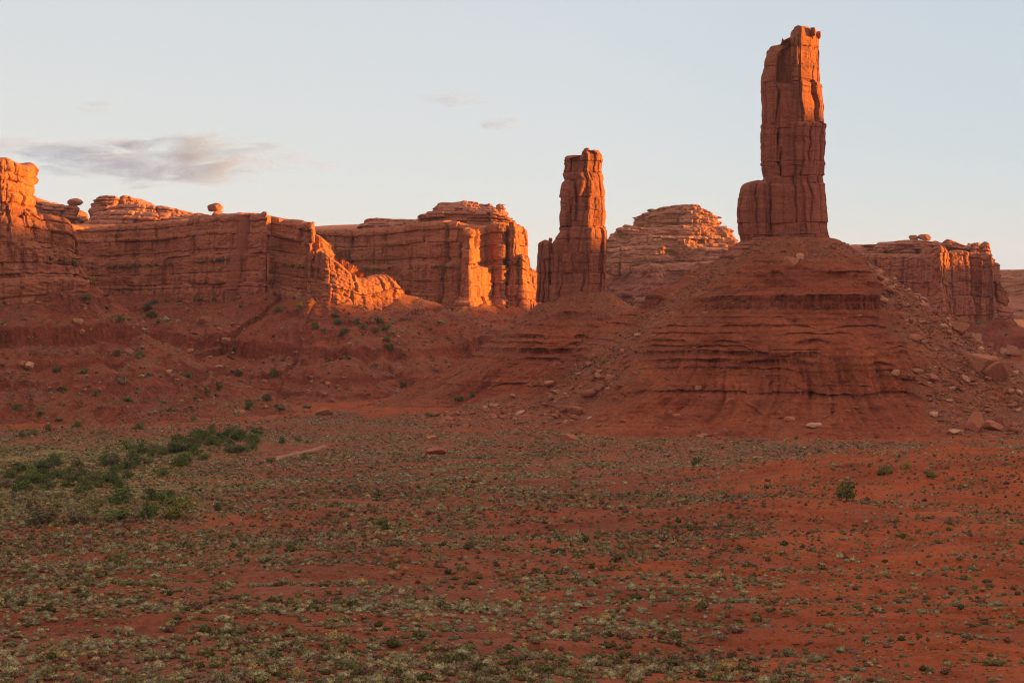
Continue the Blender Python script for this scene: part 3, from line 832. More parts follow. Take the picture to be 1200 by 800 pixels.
def cone(cx, cy, z0, r0, zlow, bands, n_th, rows, seed, rub_fun, slope=0.65, gully=1.0, wide=1.0, cov_amt=0.95):
    """talus cone with horizontal ledges; bands: (z_top, height, run) of each cliff band"""
    prof = [(r0 - 10, z0 + 1.0), (r0, z0)]
    r, z = r0, z0
    for (bz, bh, br) in bands:
        r += (z - bz) / slope
        prof.append((r - 0.3, bz + 0.25))
        prof.append((r + 0.25 + 0.08 * bh, bz - 0.1))            # lip
        prof.append((r + 0.05 * bh, bz - 0.30 * bh))            # undercut
        prof.append((r + br, bz - bh))
        r, z = r + br, bz - bh
    r += (z - zlow - 9) / slope
    prof.append((r, zlow + 9))
    prof.append((r + 10, zlow + 5))
    prof.append((r + 24, zlow + 1.5))
    prof.append((r + 46, zlow - 3))
    prof = np.array(prof)
    L = np.concatenate([[0], np.cumsum(np.hypot(*np.diff(prof, axis=0).T))])
    t = np.linspace(0, L[-1], rows)
    pr, pz = np.interp(t, L, prof[:, 0]), np.interp(t, L, prof[:, 1])
    # straight slope for the rubble-covered sides
    sr = np.linspace(prof[0, 0], prof[-1, 0], rows)
    sz = np.interp(sr, [prof[0, 0], r0, prof[-4, 0], prof[-3, 0], prof[-2, 0], prof[-1, 0]], [z0 + 1, z0, zlow + 9, zlow + 5, zlow + 1.5, zlow - 3])
    thf = np.linspace(-PI - 0.12, 0.12, int(n_th * 0.82))
    thb = np.linspace(0.12, PI - 0.12, n_th - len(thf) + 2)[1:-1]
    th = np.concatenate([thf, thb])
    ct, st = np.cos(th)[None, :], np.sin(th)[None, :]
    R, Zc = np.broadcast_to(pr[:, None], (rows, len(th))), np.broadcast_to(pz[:, None], (rows, len(th)))
    x, y = cx + R * ct, cy + R * st
    rub = np.clip(rub_fun(th[None, :], R, x, y, Zc), 0, 1)
    arc0 = th[None, :] * 60
    cover = sstep(-0.12, 0.30, fbm(arc0 / 30, Zc / 13, seed + 3.3, 3)) * cov_amt         # soil that buries stretches of the ledges
    cover = np.maximum(cover * (1 - 0.85 * ((Zc < -2) & (Zc > -12)) * (seed == 5)), rub)
    R2 = pr[:, None] * (1 - cover) + sr[:, None] * cover
    Z2 = pz[:, None] * (1 - cover) + sz[:, None] * cover
    # the ledges wander in and out, broken in blocks; gullies deepen downhill
    x, y = cx + R2 * ct, cy + R2 * st
    steep = np.gradient(pz) / (np.gradient(pr) + 1e-6)
    cl = np.maximum(sstep(1.0, 2.2, -steep), (np.gradient(pr) < 0.05))[:, None] * (1 - cover)
    cl = np.maximum(cl, np.roll(cl, 1, 0) * 0.5)
    wander = 3.6 * fbm(x / 34, y / 34, Zc / 40 + seed, 3) + 1.2 * perlin(x / 6, y / 6, seed + 2.0)
    down = sstep(0, 1, (z0 - Z2) / (z0 - zlow))
    arc = th[None, :] * 60
    wp = 0.5 * perlin(arc / 14, Z2 / 18, seed + 1.0)
    g1 = np.abs(perlin(arc / 7.5 + wp, Z2 / 80, seed + 9.0))
    g2 = np.abs(perlin(arc / 3.3 + wp * 1.6, Z2 / 40, seed + 4.0))
    g3 = np.abs(perlin(arc / 1.5 + wp * 2, Z2 / 22, seed + 14.0))
    flute = ((np.minimum(g1, 0.55) - 0.3) * 12.0 + (np.minimum(g2, 0.5) - 0.3) * 8.0 + (g3 - 0.3) * 3.2) * gully * (0.08 + 0.95 * sstep(0.56, 0.86, down)) * (1 - 0.75 * rub)
    blocks = (1.5 * np.abs(perlin(arc / 3.4, Zc / 14, seed + 6.0)) + 0.7 * np.abs(perlin(arc / 1.1, Zc / 9, seed + 16.0))) * cl
    bump = rub * (0.9 * fbm(x / 9, y / 9, Z2 / 9, 4, 0.6)) + (1 - rub) * 0.6 * fbm(x / 5, y / 5, Z2 / 3, 4, 0.6)
    spur = -(0.30 - np.abs(perlin(arc / 21 + 0.4 * perlin(arc / 9, Z2 / 15), Z2 / 90, seed + 19.0))) * 13.0 * sstep(0.60, 0.98, down) * (1 - 0.5 * rub)
    dr = spur + wander * (1 - 0.4 * rub) * sstep(r0 + 1, r0 + 14, R2) + flute * sstep(r0 + 4, r0 + 22, R2) - blocks + bump * 0.7
    thin = (1 - rub) * (1.0 * perlin(x / 60, y / 60, Z2 * 0.85 + seed) + 0.75 * perlin(x / 30, y / 30, Z2 * 1.9 + seed)) * (0.4 + 0.9 * np.abs(perlin(x / 18, y / 18, Z2 / 12)))      # thin strata edges
    R3 = R2 + dr + thin
    Z3 = Z2 + bump * 0.6
    stretch = 1 + (wide - 1) * np.clip(-ct, 0, 1) * sstep(25, 90, R3)          # longer run-out on the left
    V = np.stack([cx + R3 * ct * stretch, cy + R3 * st, Z3], -1)
    f = grid_faces(rows, len(th), True)
    return V.reshape(-1, 3), f, rub.ravel(), np.clip(cl, 0, 1).ravel()


def rub1(th, R, x, y, z):
    n = perlin(x / 16, y / 16, z / 16)
    n2 = fbm(x / 22, y / 22, z / 22, 3)
    right = sstep(24, 38, x - 129 - 0.09 * (R - 30) + 9 * n2)
    left = 0.95 * np.exp(-((th + 2.62 + 0.16 * n2) / (0.20 + 6.0 / np.maximum(R, 20))) ** 2)
    left = np.maximum(left, 0.9 * sstep(-44, -52, z + 5 * n2) * sstep(-2.1, -2.45, th + 0.2 * n))
    apex = sstep(44, 26, R + 10 * n) * 0.9
    return np.maximum(np.maximum(right, left), apex) + 0.15 * (n > 0.25)


def rub2(th, R, x, y, z):
    n = perlin(x / 16, y / 16, z / 16)
    left = sstep(-2.2, -2.6, th + 0.3 * n) * 0.5
    apex = sstep(38, 26, R + 10 * n) * 0.8
    return np.maximum(left, apex)


V1, F1, RB1, CL1 = cone(129, 880, 21.0, 22, -60, [(6.5, 1.0, 0.4), (-3.4, 7.0, 1.6), (-13, 0.5, 0.25), (-16.5, 0.8, 0.3), (-19.6, 0.5, 0.2), (-22.3, 1.3, 0.5), (-24.8, 0.6, 0.2), (-26.8, 2.0, 0.6), (-30.2, 1.8, 0.6), (-34, 0.6, 0.25), (-43, 1.0, 0.4)], 1150, 420, 5, rub1, slope=0.605, wide=1.14, cov_amt=0.8)
hill1 = mesh_obj('hill', V1, F1, M_SLOPE, None, smooth=True, attrs={'rub': RB1, 'cliff': CL1})
tag(hill1, kind='structure')
V2, F2, RB2, CL2 = cone(37.6, 990, -3.0, 13, -63, [(-12.5, 5.0, 1.8), (-19.5, 0.9, 0.3), (-24, 2.0, 0.6), (-27.5, 1.4, 0.4), (-30.5, 3.0, 0.8), (-35.2, 1.4, 0.5), (-47, 1.0, 0.6)], 900, 330, 7, rub2, slope=0.55, gully=0.7, wide=1.1, cov_amt=0.55)
hill2 = mesh_obj('hill', V2, F2, M_SLOPE, None, smooth=True, attrs={'rub': RB2, 'cliff': CL2})
tag(hill2, kind='structure')

# ------------------------------------------------------------------ ground and slopes: one height field around the viewpoint
_r = np.array([0, 10, 50, 100, 150, 230, 400, 520, 700, 800, 1000, 1500, 3000, 50000.])
_z = np.array([-1.7, -3.5, -14, -23.5, -31, -37.5, -47.3, -52, -58, -60.5, -62.5, -60, -60, -60.])
rr = np.arange(150, 745, 0.05)
pyr = HY - np.interp(rr, _r, _z) * F / rr
cum = np.concatenate([[0], np.cumsum(np.abs(np.diff(pyr)) + np.diff(rr) / 1.6)])
rows1 = np.interp(np.arange(0, cum[-1], 0.95), cum, rr)
RR = np.concatenate([np.geomspace(2, 149, 36), rows1, np.arange(745, 1000, 1.1), np.arange(1000, 1500, 1.3), np.arange(1500, 2000, 4), np.geomspace(2000, 9000, 50)])
a_in = np.arange(-0.312, 0.312, 0.00065)
a_mid = np.linspace(0.312, 0.75, 60)[1:]
a_out = np.linspace(0.75, PI, 50)[1:-1]
AA = np.concatenate([-a_out[::-1], -a_mid[::-1], a_in, a_mid, a_out])
print('ground grid', len(RR), len(AA))
GX = (RR[:, None] * np.sin(AA)[None, :]).astype(np.float32)
GY = (RR[:, None] * np.cos(AA)[None, :]).astype(np.float32)
G = np.interp(RR, _r, _z).astype(np.float32)[:, None] + 0 * GX


def gauss(px, Y, sx, sy, h, rot=0.0):
    cx = (px - 600) / F * Y
    dx, dy = GX - cx, GY - Y
    c, s_ = math.cos(rot), math.sin(rot)
    u, v = (c * dx + s_ * dy) / sx, (-s_ * dx + c * dy) / sy
    return h * np.exp(-(u * u + v * v))


near = sstep(120, 200, RR)[:, None] * sstep(2500, 1500, RR)[:, None]
G += gauss(1180, 465, 66, 64, 10.5) + gauss(1010, 520, 60, 30, 2.2) + gauss(930, 360, 40, 26, 2.0, 0.3) + gauss(720, 300, 55, 16, 1.8, 0.2)
G += gauss(560, 360, 70, 14, 1.5) + gauss(180, 400, 70, 16, 2.4, -0.1) + gauss(760, 640, 120, 30, 2.0) - gauss(300, 520, 60, 50, 1.5) + gauss(1120, 200, 22, 12, 1.0)
G += near * (2.0 * fbm(GX / 90, GY / 70, 1.3, 2) + 0.9 * fbm(GX / 26, GY / 22, 4.1, 2) + 0.30 * fbm(GX / 7, GY / 6, 2.2, 3))
# small eroded banks: steps that follow a noise contour
bank = fbm(GX / 70 + 0.3 + GY / 160, GY / 45, 8.8, 4, 0.6)
G += near * (0.55 * sstep(0.02, 0.06, bank) + 0.5 * sstep(0.30, 0.33, bank) + 0.5 * sstep(-0.30, -0.27, bank))
# talus below the cliffs
H = np.full_like(G, -500)
WHO = np.zeros(G.shape, np.int8)
RUB = np.zeros_like(G)
ri = np.where((RR > 700) & (RR < 2600))[0]
ci = np.where(np.abs(AA) < 0.6)[0]
sub = np.ix_(ri, ci)
sx_, sy_ = GX[sub].ravel(), GY[sub].ravel()
for who, (PP, kd, seed, band1) in enumerate([(PA, 0.62, 1.0, 20.0), (np.vstack([PB, PF]), 1.05, 2.0, 24.0), (np.vstack([PC, PG]), 1.1, 3.0, 28.0), (PE, 0.8, 4.0, 14.0), (PD, 0.9, 5.0, 20.0)], 1):
    q = PP[::4]
    best = np.full(len(sx_), 1e9, np.float32)
    bi = np.zeros(len(sx_), np.int32)
    lo, hi = q[:, :2].min(0) - 330, q[:, :2].max(0) + 330
    sel = np.where((sx_ > lo[0]) & (sx_ < hi[0]) & (sy_ > lo[1]) & (sy_ < hi[1]))[0]
    for a in range(0, len(sel), 20000):
        ii = sel[a:a + 20000]
        D = (sx_[ii, None] - q[None, :, 0].astype(np.float32)) ** 2 + (sy_[ii, None] - q[None, :, 1].astype(np.float32)) ** 2
        j = np.argmin(D, 1)
        best[ii], bi[ii] = np.sqrt(D[np.arange(len(ii)), j]), j
    xs, ys = sx_[sel], sy_[sel]
    d = best[sel] + 15 * fbm(xs / 70, ys / 70, seed, 3) + 3.0 * perlin(xs / 14, ys / 14, seed)
    d = np.maximum(d, 0)
    bz = q[bi[sel], 3]
    arc = bi[sel] * 4.0
    fl = np.abs(perlin(xs / 17, ys / 34, seed + 3)) + 0.5 * np.abs(perlin(xs / 7, ys / 14, seed + 5))
    db = band1 / 0.44
    drop = np.interp(d / kd, [0, db * .38, db * .38 + 1, db, db + 3.5, db + 24, db + 25.5, db + 42, db + 45, db + 90, db + 200], [0, band1 * .36, band1 * .36 + 2, band1, band1 + 8.5, band1 + 15, band1 + 17.5, band1 + 23, band1 + 26, band1 + 38, band1 + 58])
    lin = np.interp(d / kd, [0, db + 90, db + 200], [0, band1 + 38, band1 + 58])
    bury = sstep(-0.05, 0.35, fbm(xs / 55, ys / 55, seed + 7.7, 3)) * 0.55
    drop = drop * (1 - bury) + np.minimum(lin, drop + 6) * bury
    drop = drop + 4.2 * (fl - 0.3) * sstep(8, 50, d) * sstep(230, 90, d)
    h = bz - drop
    hh = H[sub].ravel()
    ww = WHO[sub].ravel()
    better = h > hh[sel]
    ww[sel[better]] = who
    hh[sel] = np.maximum(hh[sel], h)
    H[sub] = hh.reshape(len(ri), len(ci))
    WHO[sub] = ww.reshape(len(ri), len(ci))
n_t = fbm(GX[sub] / 14, GY[sub] / 14, 3.3, 3)
H[sub] += 1.3 * n_t + 0.35 * fbm(GX[sub] / 4, GY[sub] / 4, 7.7, 2)
TAL = H - G
G = smax(H, G, 4.0)
slo = np.abs(np.gradient(G, axis=0) / np.gradient(RR)[:, None])[sub] + np.abs(np.gradient(G, axis=1) / (RR[:, None] * np.gradient(AA)[None, :]))[sub]
CLF = np.zeros_like(G)
CLF[sub] = sstep(0.9, 1.7, slo) * np.clip(0.75 + 0.9 * fbm(GX[sub] / 20, GY[sub] / 20, 2.6, 3), 0.1, 1)
RUB[sub] = np.clip(0.6 + 1.1 * fbm(GX[sub] / 40, GY[sub] / 40, 6.1, 3) - 1.2 * sstep(0.75, 1.3, slo), 0, 1)

PXg = 600 + GX / np.maximum(GY, 1) * F
PYg = HY - G / np.maximum(GY, 1) * F
# land-cover weights that belong to the ground itself
meadow = 0.8 * sstep(300, 130, PXg + 60 * perlin(GX / 30, GY / 30)) * sstep(352, 385, GY + 12 * perlin(GX / 14, GY / 14)) * sstep(760, 640, GY + 40 * perlin(GX / 40, GY / 40, 2.0))
nearcone = np.minimum(np.hypot(GX - 129, GY - 880), np.hypot(GX - 37.6, GY - 990) + 25) + 38 * fbm(GX / 28, GY / 22, 11.0, 3)
bare = np.maximum(sstep(182, 150, nearcone) * 0.85, sstep(830, 930, PXg + 90 * fbm(GX / 35, GY / 35, 5.0, 2)) * sstep(620, 480, GY))
litter = np.maximum(sstep(430, 560, GY + 60 * fbm(GX / 60, GY / 60, 7.0, 2)), 0.65 * sstep(850, 550, PXg)) * (1 - 0.8 * bare)
bare = np.maximum(bare, 0.85 * sstep(-7, -0.5, TAL + 3.5 * fbm(GX / 16, GY / 16, 12.0, 3)))
litter = litter * (1 - 0.8 * bare)
cov = {'meadow': meadow, 'bare': bare, 'litter': litter, 'rub': RUB, 'cliff': CLF}
fa = grid_faces(len(RR), len(AA), True)
who_f = np.where(TAL.ravel() > 0.5, WHO.ravel(), 0)[fa[:, 0]]
allv = np.stack([GX, GY, G], -1).reshape(-1, 3)


def sub_mesh(name, mask, mat, keys):
    f = fa[mask]
    used = np.unique(f)
    remap = np.zeros(len(allv), np.int32)
    remap[used] = np.arange(len(used))
    o = mesh_obj(name, allv[used], remap[f], mat, None, smooth=True, attrs={k: cov[k].ravel()[used] for k in keys})
    return tag(o, kind='structure')


sub_mesh('ground', who_f == 0, M_SOIL, ('meadow', 'bare', 'litter'))
for wv in (1, 2, 3, 4, 5):
    if (who_f == wv).any():
        sub_mesh('talus_slope', who_f == wv, M_TALUS, ('rub', 'cliff'))

# unseen ridge to the right, crest shaped to set where the sun is blocked
rid = [(-1500, 192)]
for (x0, Y0, z0, pad) in [(143, 880, 79, 14), (-235, 900, 29, 44), (49, 990, 23, 14), (-100, 1120, -13, 20), (9, 1370, -14, 30), (335, 1480, 14, 20), (170, 1950, 34, 40)]:
    run = (1150 - x0) / math.cos(SUN_AZ)
    yr, hr = Y0 + (1150 - x0) * math.tan(SUN_AZ), z0 + run * math.tan(SUN_EL)
    rid += [(yr - pad, hr), (yr + pad, hr)]
SHADOW_CREST = sorted(rid) + [(2700, 100)]
print('skyline', SHADOW_CREST)
sy = np.arange(-1500, 2700, 6.0)
sz = np.interp(sy, [a for a, _ in SHADOW_CREST], [b for _, b in SHADOW_CREST]) + 1.6 * fbm(sy / 40, sy * 0, 3.0, 3)
pr_x = np.array([1010, 1050, 1100, 1140, 1150, 1160, 1300, 1500])
pr_k = np.array([0, 0.25, 0.5, 0.62, 1.0, 1.0, 0.9, 0.0])
RV = np.stack([pr_x[:, None] + 12 * fbm(sy / 80, pr_x[:, None] * 0.01, 1.0, 3), np.broadcast_to(sy[None, :], (8, len(sy))), -64 + pr_k[:, None] * (sz[None, :] + 64)], -1)
rg = mesh_obj('hill', RV.reshape(-1, 3), grid_faces(8, len(sy), False), M_MESA, None, smooth=False)  # out of view, there to block the low sun
tag(rg, kind='structure')

# ------------------------------------------------------------------ where things stand
Vc1, Vc2 = V1.reshape(420, -1, 3), V2.reshape(330, -1, 3)


def ground_z(x, y):
    r, a = np.hypot(x, y), np.arctan2(x, y)
    i = np.clip(np.interp(r, RR, np.arange(len(RR))), 0, len(RR) - 1.001)
    j = np.clip(np.interp(a, AA, np.arange(len(AA))), 0, len(AA) - 1.001)
    i0, j0 = i.astype(int), j.astype(int)
    u, v = i - i0, j - j0
    return G[i0, j0] * (1 - u) * (1 - v) + G[i0 + 1, j0] * u * (1 - v) + G[i0, j0 + 1] * (1 - u) * v + G[i0 + 1, j0 + 1] * u * v


def cov_at(k, x, y):
    r, a = np.hypot(x, y), np.arctan2(x, y)
    i = np.clip(np.rint(np.interp(r, RR, np.arange(len(RR)))), 0, len(RR) - 1).astype(int)
    j = np.clip(np.rint(np.interp(a, AA, np.arange(len(AA)))), 0, len(AA) - 1).astype(int)
    return np.broadcast_to(cov[k], G.shape)[i, j]


def cone_z(x, y):
    z = np.full(np.shape(x), -999.0)
    for cx, cy, V in ((129, 880, Vc1), (37.6, 990, Vc2)):
        r = np.hypot(x - cx, y - cy)
        mr, mz = np.hypot(V[:, :, 0] - cx, V[:, :, 1] - cy).mean(1), V[:, :, 2].mean(1)
        z = np.maximum(z, np.where(r < mr[-1], np.interp(r, mr, mz), -999))
    return z


# nearest visible surface point for each pixel of the photograph's frame (used to find where on the land a seen thing stands)
zb_v = np.concatenate([allv[(RR[:, None] > 100).repeat(len(AA), 1).ravel()], V1, V2])
zb_p = np.stack([600 + zb_v[:, 0] / np.maximum(zb_v[:, 1], 1) * F, HY - zb_v[:, 2] / np.maximum(zb_v[:, 1], 1) * F], 1)
ok = (zb_v[:, 1] > 100) & (zb_p[:, 0] > -60) & (zb_p[:, 0] < 1260) & (zb_p[:, 1] > 150) & (zb_p[:, 1] < 830)
zb_v, zb_p = zb_v[ok], zb_p[ok]
order = np.argsort(zb_p[:, 0])
zb_v, zb_p = zb_v[order], zb_p[order]


def hit(px, py, w_=2.0):
    a, b = np.searchsorted(zb_p[:, 0], [px - w_, px + w_])
    c = np.where(np.abs(zb_p[a:b, 1] - py) < w_)[0]
    if len(c) == 0:
        return hit(px, py, w_ * 2)
    c = a + c
    near_ = zb_v[c, 1].min()
    c = c[zb_v[c, 1] < near_ + 6]
    d = (zb_p[c, 0] - px) ** 2 + (zb_p[c, 1] - py) ** 2
    return zb_v[c[np.argmin(d)]]


# ------------------------------------------------------------------ shrubs
PAL = np.array([(0.38, 0.315, 0.175), (0.29, 0.235, 0.125), (0.20, 0.165, 0.064), (0.10, 0.095, 0.032), (0.40, 0.27, 0.105), (0.21, 0.115, 0.075)])
PALNAME = ['pale silvery', 'grey-green', 'olive', 'dark green', 'straw-yellow', 'dull purple-brown']


def shrub_proto(n, seed, core=True, leaf=0.26):
    r = np.random.default_rng(seed)
    vs, fs = [], []
    lump = r.uniform(-0.5, 0.5, (4, 3)) * [1, 1, 0.35]
    k = 0
    if core:
        bm = bmesh.new()
        bmesh.ops.create_icosphere(bm, subdivisions=1 if n < 50 else 2, radius=1)
        v = np.array([q.co[:] for q in bm.verts])
        f = np.array([[q.index for q in x.verts] for x in bm.faces])
        bm.free()
        v = v * (0.66 + 0.22 * perlin(v[:, 0] * 2 + seed, v[:, 1] * 2, v[:, 2] * 2))[:, None] * [1, 1, 0.95]
        v[:, 2] = np.maximum(v[:, 2] + 0.25, -0.08)
        v[:, :2] *= (0.72 + 0.28 * np.clip(v[:, 2:3] / 0.4, 0, 1))
        vs.append(v)
        fs.append(f)
        k = len(v)
    d = r.normal(size=(n, 3))
    d[:, 2] = np.abs(d[:, 2]) * 0.9
    d /= np.linalg.norm(d, axis=1, keepdims=True)
    c = d * r.uniform(0.6, 1.0, (n, 1)) * [1, 1, 1.05] + [0, 0, 0.14]
    c = c * (0.85 + 0.3 * perlin(d[:, 0] * 2 + seed, d[:, 1] * 2, d[:, 2] * 2))[:, None]
    a = d + r.normal(0, 0.5, (n, 3)) + [0, 0, 0.4]
    a /= np.linalg.norm(a, axis=1, keepdims=True)
    b = np.cross(a, r.normal(size=(n, 3)))
    b /= np.linalg.norm(b, axis=1, keepdims=True)
    L = leaf * r.uniform(0.7, 1.4, (n, 1))
    t = np.stack([c - b * L * 0.5 - a * L * 0.4, c + b * L * 0.5 - a * L * 0.4, c + a * L], 1).reshape(-1, 3)
    t[:, 2] = np.maximum(t[:, 2], -0.05)
    vs.append(t)
    fs.append(k + np.arange(3 * n).reshape(-1, 3))
    return np.vstack(vs), np.vstack(fs)


def realise(name, protos, pick, pos, size, tint, mat, rotz=None, label=None, cat=None, tilt=None):
    """one mesh of many small copies; size is (n,3)"""
    av, af, at_, base = [], [], [], 0
    rz = RNG.uniform(0, 2 * PI, len(pos)) if rotz is None else rotz
    for p, (v, f) in enumerate(protos):
        m = np.where(pick == p)[0]
        if not len(m):
            continue
        c, s_ = np.cos(rz[m])[:, None], np.sin(rz[m])[:, None]
        x = v[None, :, 0] * size[m, 0:1]
        y = v[None, :, 1] * size[m, 1:2]
        z = v[None, :, 2] * size[m, 2:3]
        V = np.stack([x * c - y * s_ + pos[m, 0:1], x * s_ + y * c + pos[m, 1:2], z + pos[m, 2:3]], -1)
        av.append(V.reshape(-1, 3))
        af.append((f[None] + (base + np.arange(len(m)) * len(v))[:, None, None]).reshape(-1, 3))
        at_.append(np.repeat(tint[m], len(v), 0))
        base += len(m) * len(v)
    o = mesh_obj(name, np.vstack(av), np.vstack(af), mat, None, smooth=False, attrs={'tint': np.vstack(at_)})
    tag(o, label, cat, None, 'stuff')
    return o


# scatter over the plain, evenly in true area
N0 = 585000
Yr_ = np.sqrt(RNG.uniform(125 ** 2, 900 ** 2, N0))
xr_ = RNG.uniform(-0.46, 0.46, N0) * Yr_
area = 0.92 * (900 ** 2 - 125 ** 2) / 2
dens = 0.60 * np.ones(N0)
cl = fbm(xr_ / 22, Yr_ / 16, 0.9, 4, 0.65)
cl2 = fbm(xr_ / 60, Yr_ / 45, 5.9, 2)
bare_s, mead_s = cov_at('bare', xr_, Yr_), cov_at('meadow', xr_, Yr_)
dens = dens * np.clip(1.0 + 1.25 * cl + 0.7 * cl2, 0.08, 3.0)
dens = dens * (1 - 0.42 * bare_s) * (1 + 0.9 * mead_s) * np.interp(xr_ / Yr_ * F + 600, [0, 450, 800, 1200], [2.0, 1.5, 1.0, 0.9]) * np.interp(Yr_, [150, 300, 500, 700, 900], [0.95, 1.0, 0.92, 0.75, 0.4])
keep = RNG.uniform(0, 1, N0) < dens * area / N0
keep &= cone_z(xr_, Yr_) < ground_z(xr_, Yr_) - 0.2
TRK = np.array([hit(px, py)[:2] for px, py in [(305, 540), (325, 535), (345, 531), (362, 527), (372, 524), (382, 522)]])
TRI = np.stack([np.interp(np.linspace(0, 5, 60), np.arange(6), TRK[:, i]) for i in (0, 1)], 1)
nt = np.where(keep)[0]
keep[nt[(np.min((xr_[nt, None] - TRI[None, :, 0]) ** 2 + (Yr_[nt, None] - TRI[None, :, 1]) ** 2, 1) < 5.5 ** 2)]] = False
xs, ys = xr_[keep], Yr_[keep]
zs = ground_z(xs, ys)
n = len(xs)
sz = np.clip(np.exp(RNG.normal(-1.30, 0.44, n)), 0.11, 0.80) * (1 - 0.25 * bare_s[keep] * RNG.uniform(0, 1, n))
palw = np.stack([0.8 + 0 * xs, 1.4 + 0 * xs, 0.75 + 0.6 * mead_s[keep], 0.38 + 0.2 * mead_s[keep], 0.28 + 0 * xs, 0.5 + 0 * xs], 1)
ph = fbm(xs / 45, ys / 35, 3.4, 2)
palw[:, 0] *= np.clip(1 + 2.0 * ph, 0.1, 3)
palw[:, 5] *= np.clip(1 - 2.0 * ph, 0.1, 3)
palw[:, 2] *= np.clip(1 + 1.5 * fbm(xs / 30, ys / 30, 9.4, 2), 0.2, 3)
palw /= palw.sum(1, keepdims=True)
pal = (palw.cumsum(1) < RNG.uniform(0, 1, (n, 1))).sum(1)
pxs, pys = 600 + xs / ys * F, HY - zs / ys * F
in_f = (pxs > 2) & (pxs < 1198) & (pys < 799) & (pys > 300)
rank = np.argsort(-(sz / ys) * in_f)
ind = rank[:300]
rest = np.ones(n, bool)
rest[ind] = False
print('shrubs', n)
protos_near = [[None] * 3 for _ in PAL]
for i, c in enumerate(PAL):
    for j in range(3):
        v, f = shrub_proto(210, 700 + i * 7 + j, leaf=0.20)
        me_o = mesh_obj('shrub', v, f, M_LEAF, None, smooth=False, attrs={'tint': np.tile(c, (len(v), 1)) * (0.8 + 0.35 * RNG.uniform(0, 1, (len(v), 1)))})
        protos_near[i][j] = me_o
used_p = set()
for q in ind:
    i, j = int(pal[q]), int(RNG.integers(0, 3))
    src = protos_near[i][j]
    if (i, j) in used_p:
        o = src.copy()
        COL.objects.link(o)
    else:
        o = src
        used_p.add((i, j))
    o.location = (xs[q], ys[q], zs[q])
    r_ = sz[q]
    o.scale = (r_ * RNG.uniform(0.9, 1.25), r_ * RNG.uniform(0.9, 1.25), r_ * RNG.uniform(0.85, 1.15))
    o.rotation_euler = (0, 0, RNG.uniform(0, 2 * PI))
    zone = 'left' if pxs[q] < 400 else ('middle' if pxs[q] < 800 else 'right')
    lab = '%s low shrub on the red sand near the bottom %s of the picture' % (PALNAME[i], zone)
    tag(o, lab, 'shrub', '%s shrubs on the red sand' % PALNAME[i])
for i in range(len(PAL)):
    for j in range(3):
        if (i, j) not in used_p:
            bpy.data.objects.remove(protos_near[i][j])

# small plants on the slopes
def slope_points(nn, V, wfun):
    w_ = wfun(V)
    p = RNG.choice(len(V), nn, p=w_ / w_.sum())
    return V[p] + RNG.normal(0, 0.4, (nn, 3)) * [1, 1, 0]


m_tal = (TAL.ravel() > 0.5) & (np.abs(allv[:, 0] / np.maximum(allv[:, 1], 1)) < 0.33) & (allv[:, 1] > 700) & (allv[:, 1] < 1500)
TV = allv[m_tal]
tw = (TV[:, 1] * np.interp(TV[:, 1], [745, 1000, 1001, 1500], [1, 1, 1.2, 1.2]))
sp1 = slope_points(2200, V1, lambda V: np.hypot(V[:, 0] - 129, V[:, 1] - 880) * (V[:, 1] < 885) * (0.6 + 1.2 * RB1) * (V[:, 2] < 19))
sp2 = slope_points(800, V2, lambda V: np.hypot(V[:, 0] - 37, V[:, 1] - 990) * (V[:, 1] < 995) * (V[:, 2] < -6))
sp3 = TV[RNG.choice(len(TV), 8500, p=tw / tw.sum())]
# bushes along the ledges half way up the cliffs
led = []
for PP, v_, nn, sc_ in ((PA, 0.53, 40, 1), (PB, 0.535, 230, 1), (PC, 0.535, 230, 1), (PB, 0.15, 110, -1), (PC, 0.16, 60, -1)):
    W_ = WALLS[id(PP)]
    row = W_[int(v_ * W_.shape[0])]
    cand = np.where((np.abs(row[:, 0] / row[:, 1] * F) < 620) & (row[:, 1] < np.percentile(row[:, 1], 65)))[0]
    wt = np.clip(0.2 + 1.6 * perlin(row[cand, 0] / 25, row[cand, 1] / 25, v_), 0.02, 2)
    p = row[RNG.choice(cand, nn, p=wt / wt.sum())]
    led.append(np.stack([p[:, 0] + RNG.normal(0, 0.8, nn), p[:, 1] - 0.5 + RNG.uniform(-0.4, 0.4, nn), p[:, 2] - 0.6], 1))
led = np.vstack(led)
ty_ = np.sqrt(RNG.uniform(125 ** 2, 400 ** 2, 84000))
tx_ = RNG.uniform(-0.44, 0.44, 84000) * ty_
tk = RNG.uniform(0, 1, 84000) < np.clip(0.42 + 0.9 * fbm(tx_ / 12, ty_ / 10, 7.1, 4, 0.65), 0.05, 1) * np.interp(ty_, [125, 300, 400], [1, 0.8, 0.5])
tuft = np.stack([tx_[tk], ty_[tk], ground_z(tx_[tk], ty_[tk])], 1)
fx = np.vstack([np.stack([xs[rest], ys[rest], zs[rest]], 1), sp1, sp2, sp3, led, tuft])
ns = len(sp1) + len(sp2) + len(sp3)
s2 = np.concatenate([sz[rest], np.exp(RNG.normal(-1.0, 0.38, len(sp1) + len(sp2))), np.exp(RNG.normal(-0.45, 0.45, len(sp3))), RNG.uniform(0.8, 1.9, len(led)), RNG.uniform(0.05, 0.17, len(tuft))])
p2 = np.concatenate([pal[rest], RNG.choice([1, 2, 3, 0, 4], ns, p=[0.3, 0.3, 0.25, 0.1, 0.05]), RNG.choice([2, 3], len(led)), RNG.choice(6, len(tuft), p=[0.12, 0.2, 0.15, 0.13, 0.15, 0.25])])
tn_ = PAL[p2] * RNG.uniform(0.65, 1.25, (len(fx), 1)) * RNG.uniform(0.92, 1.08, (len(fx), 3))
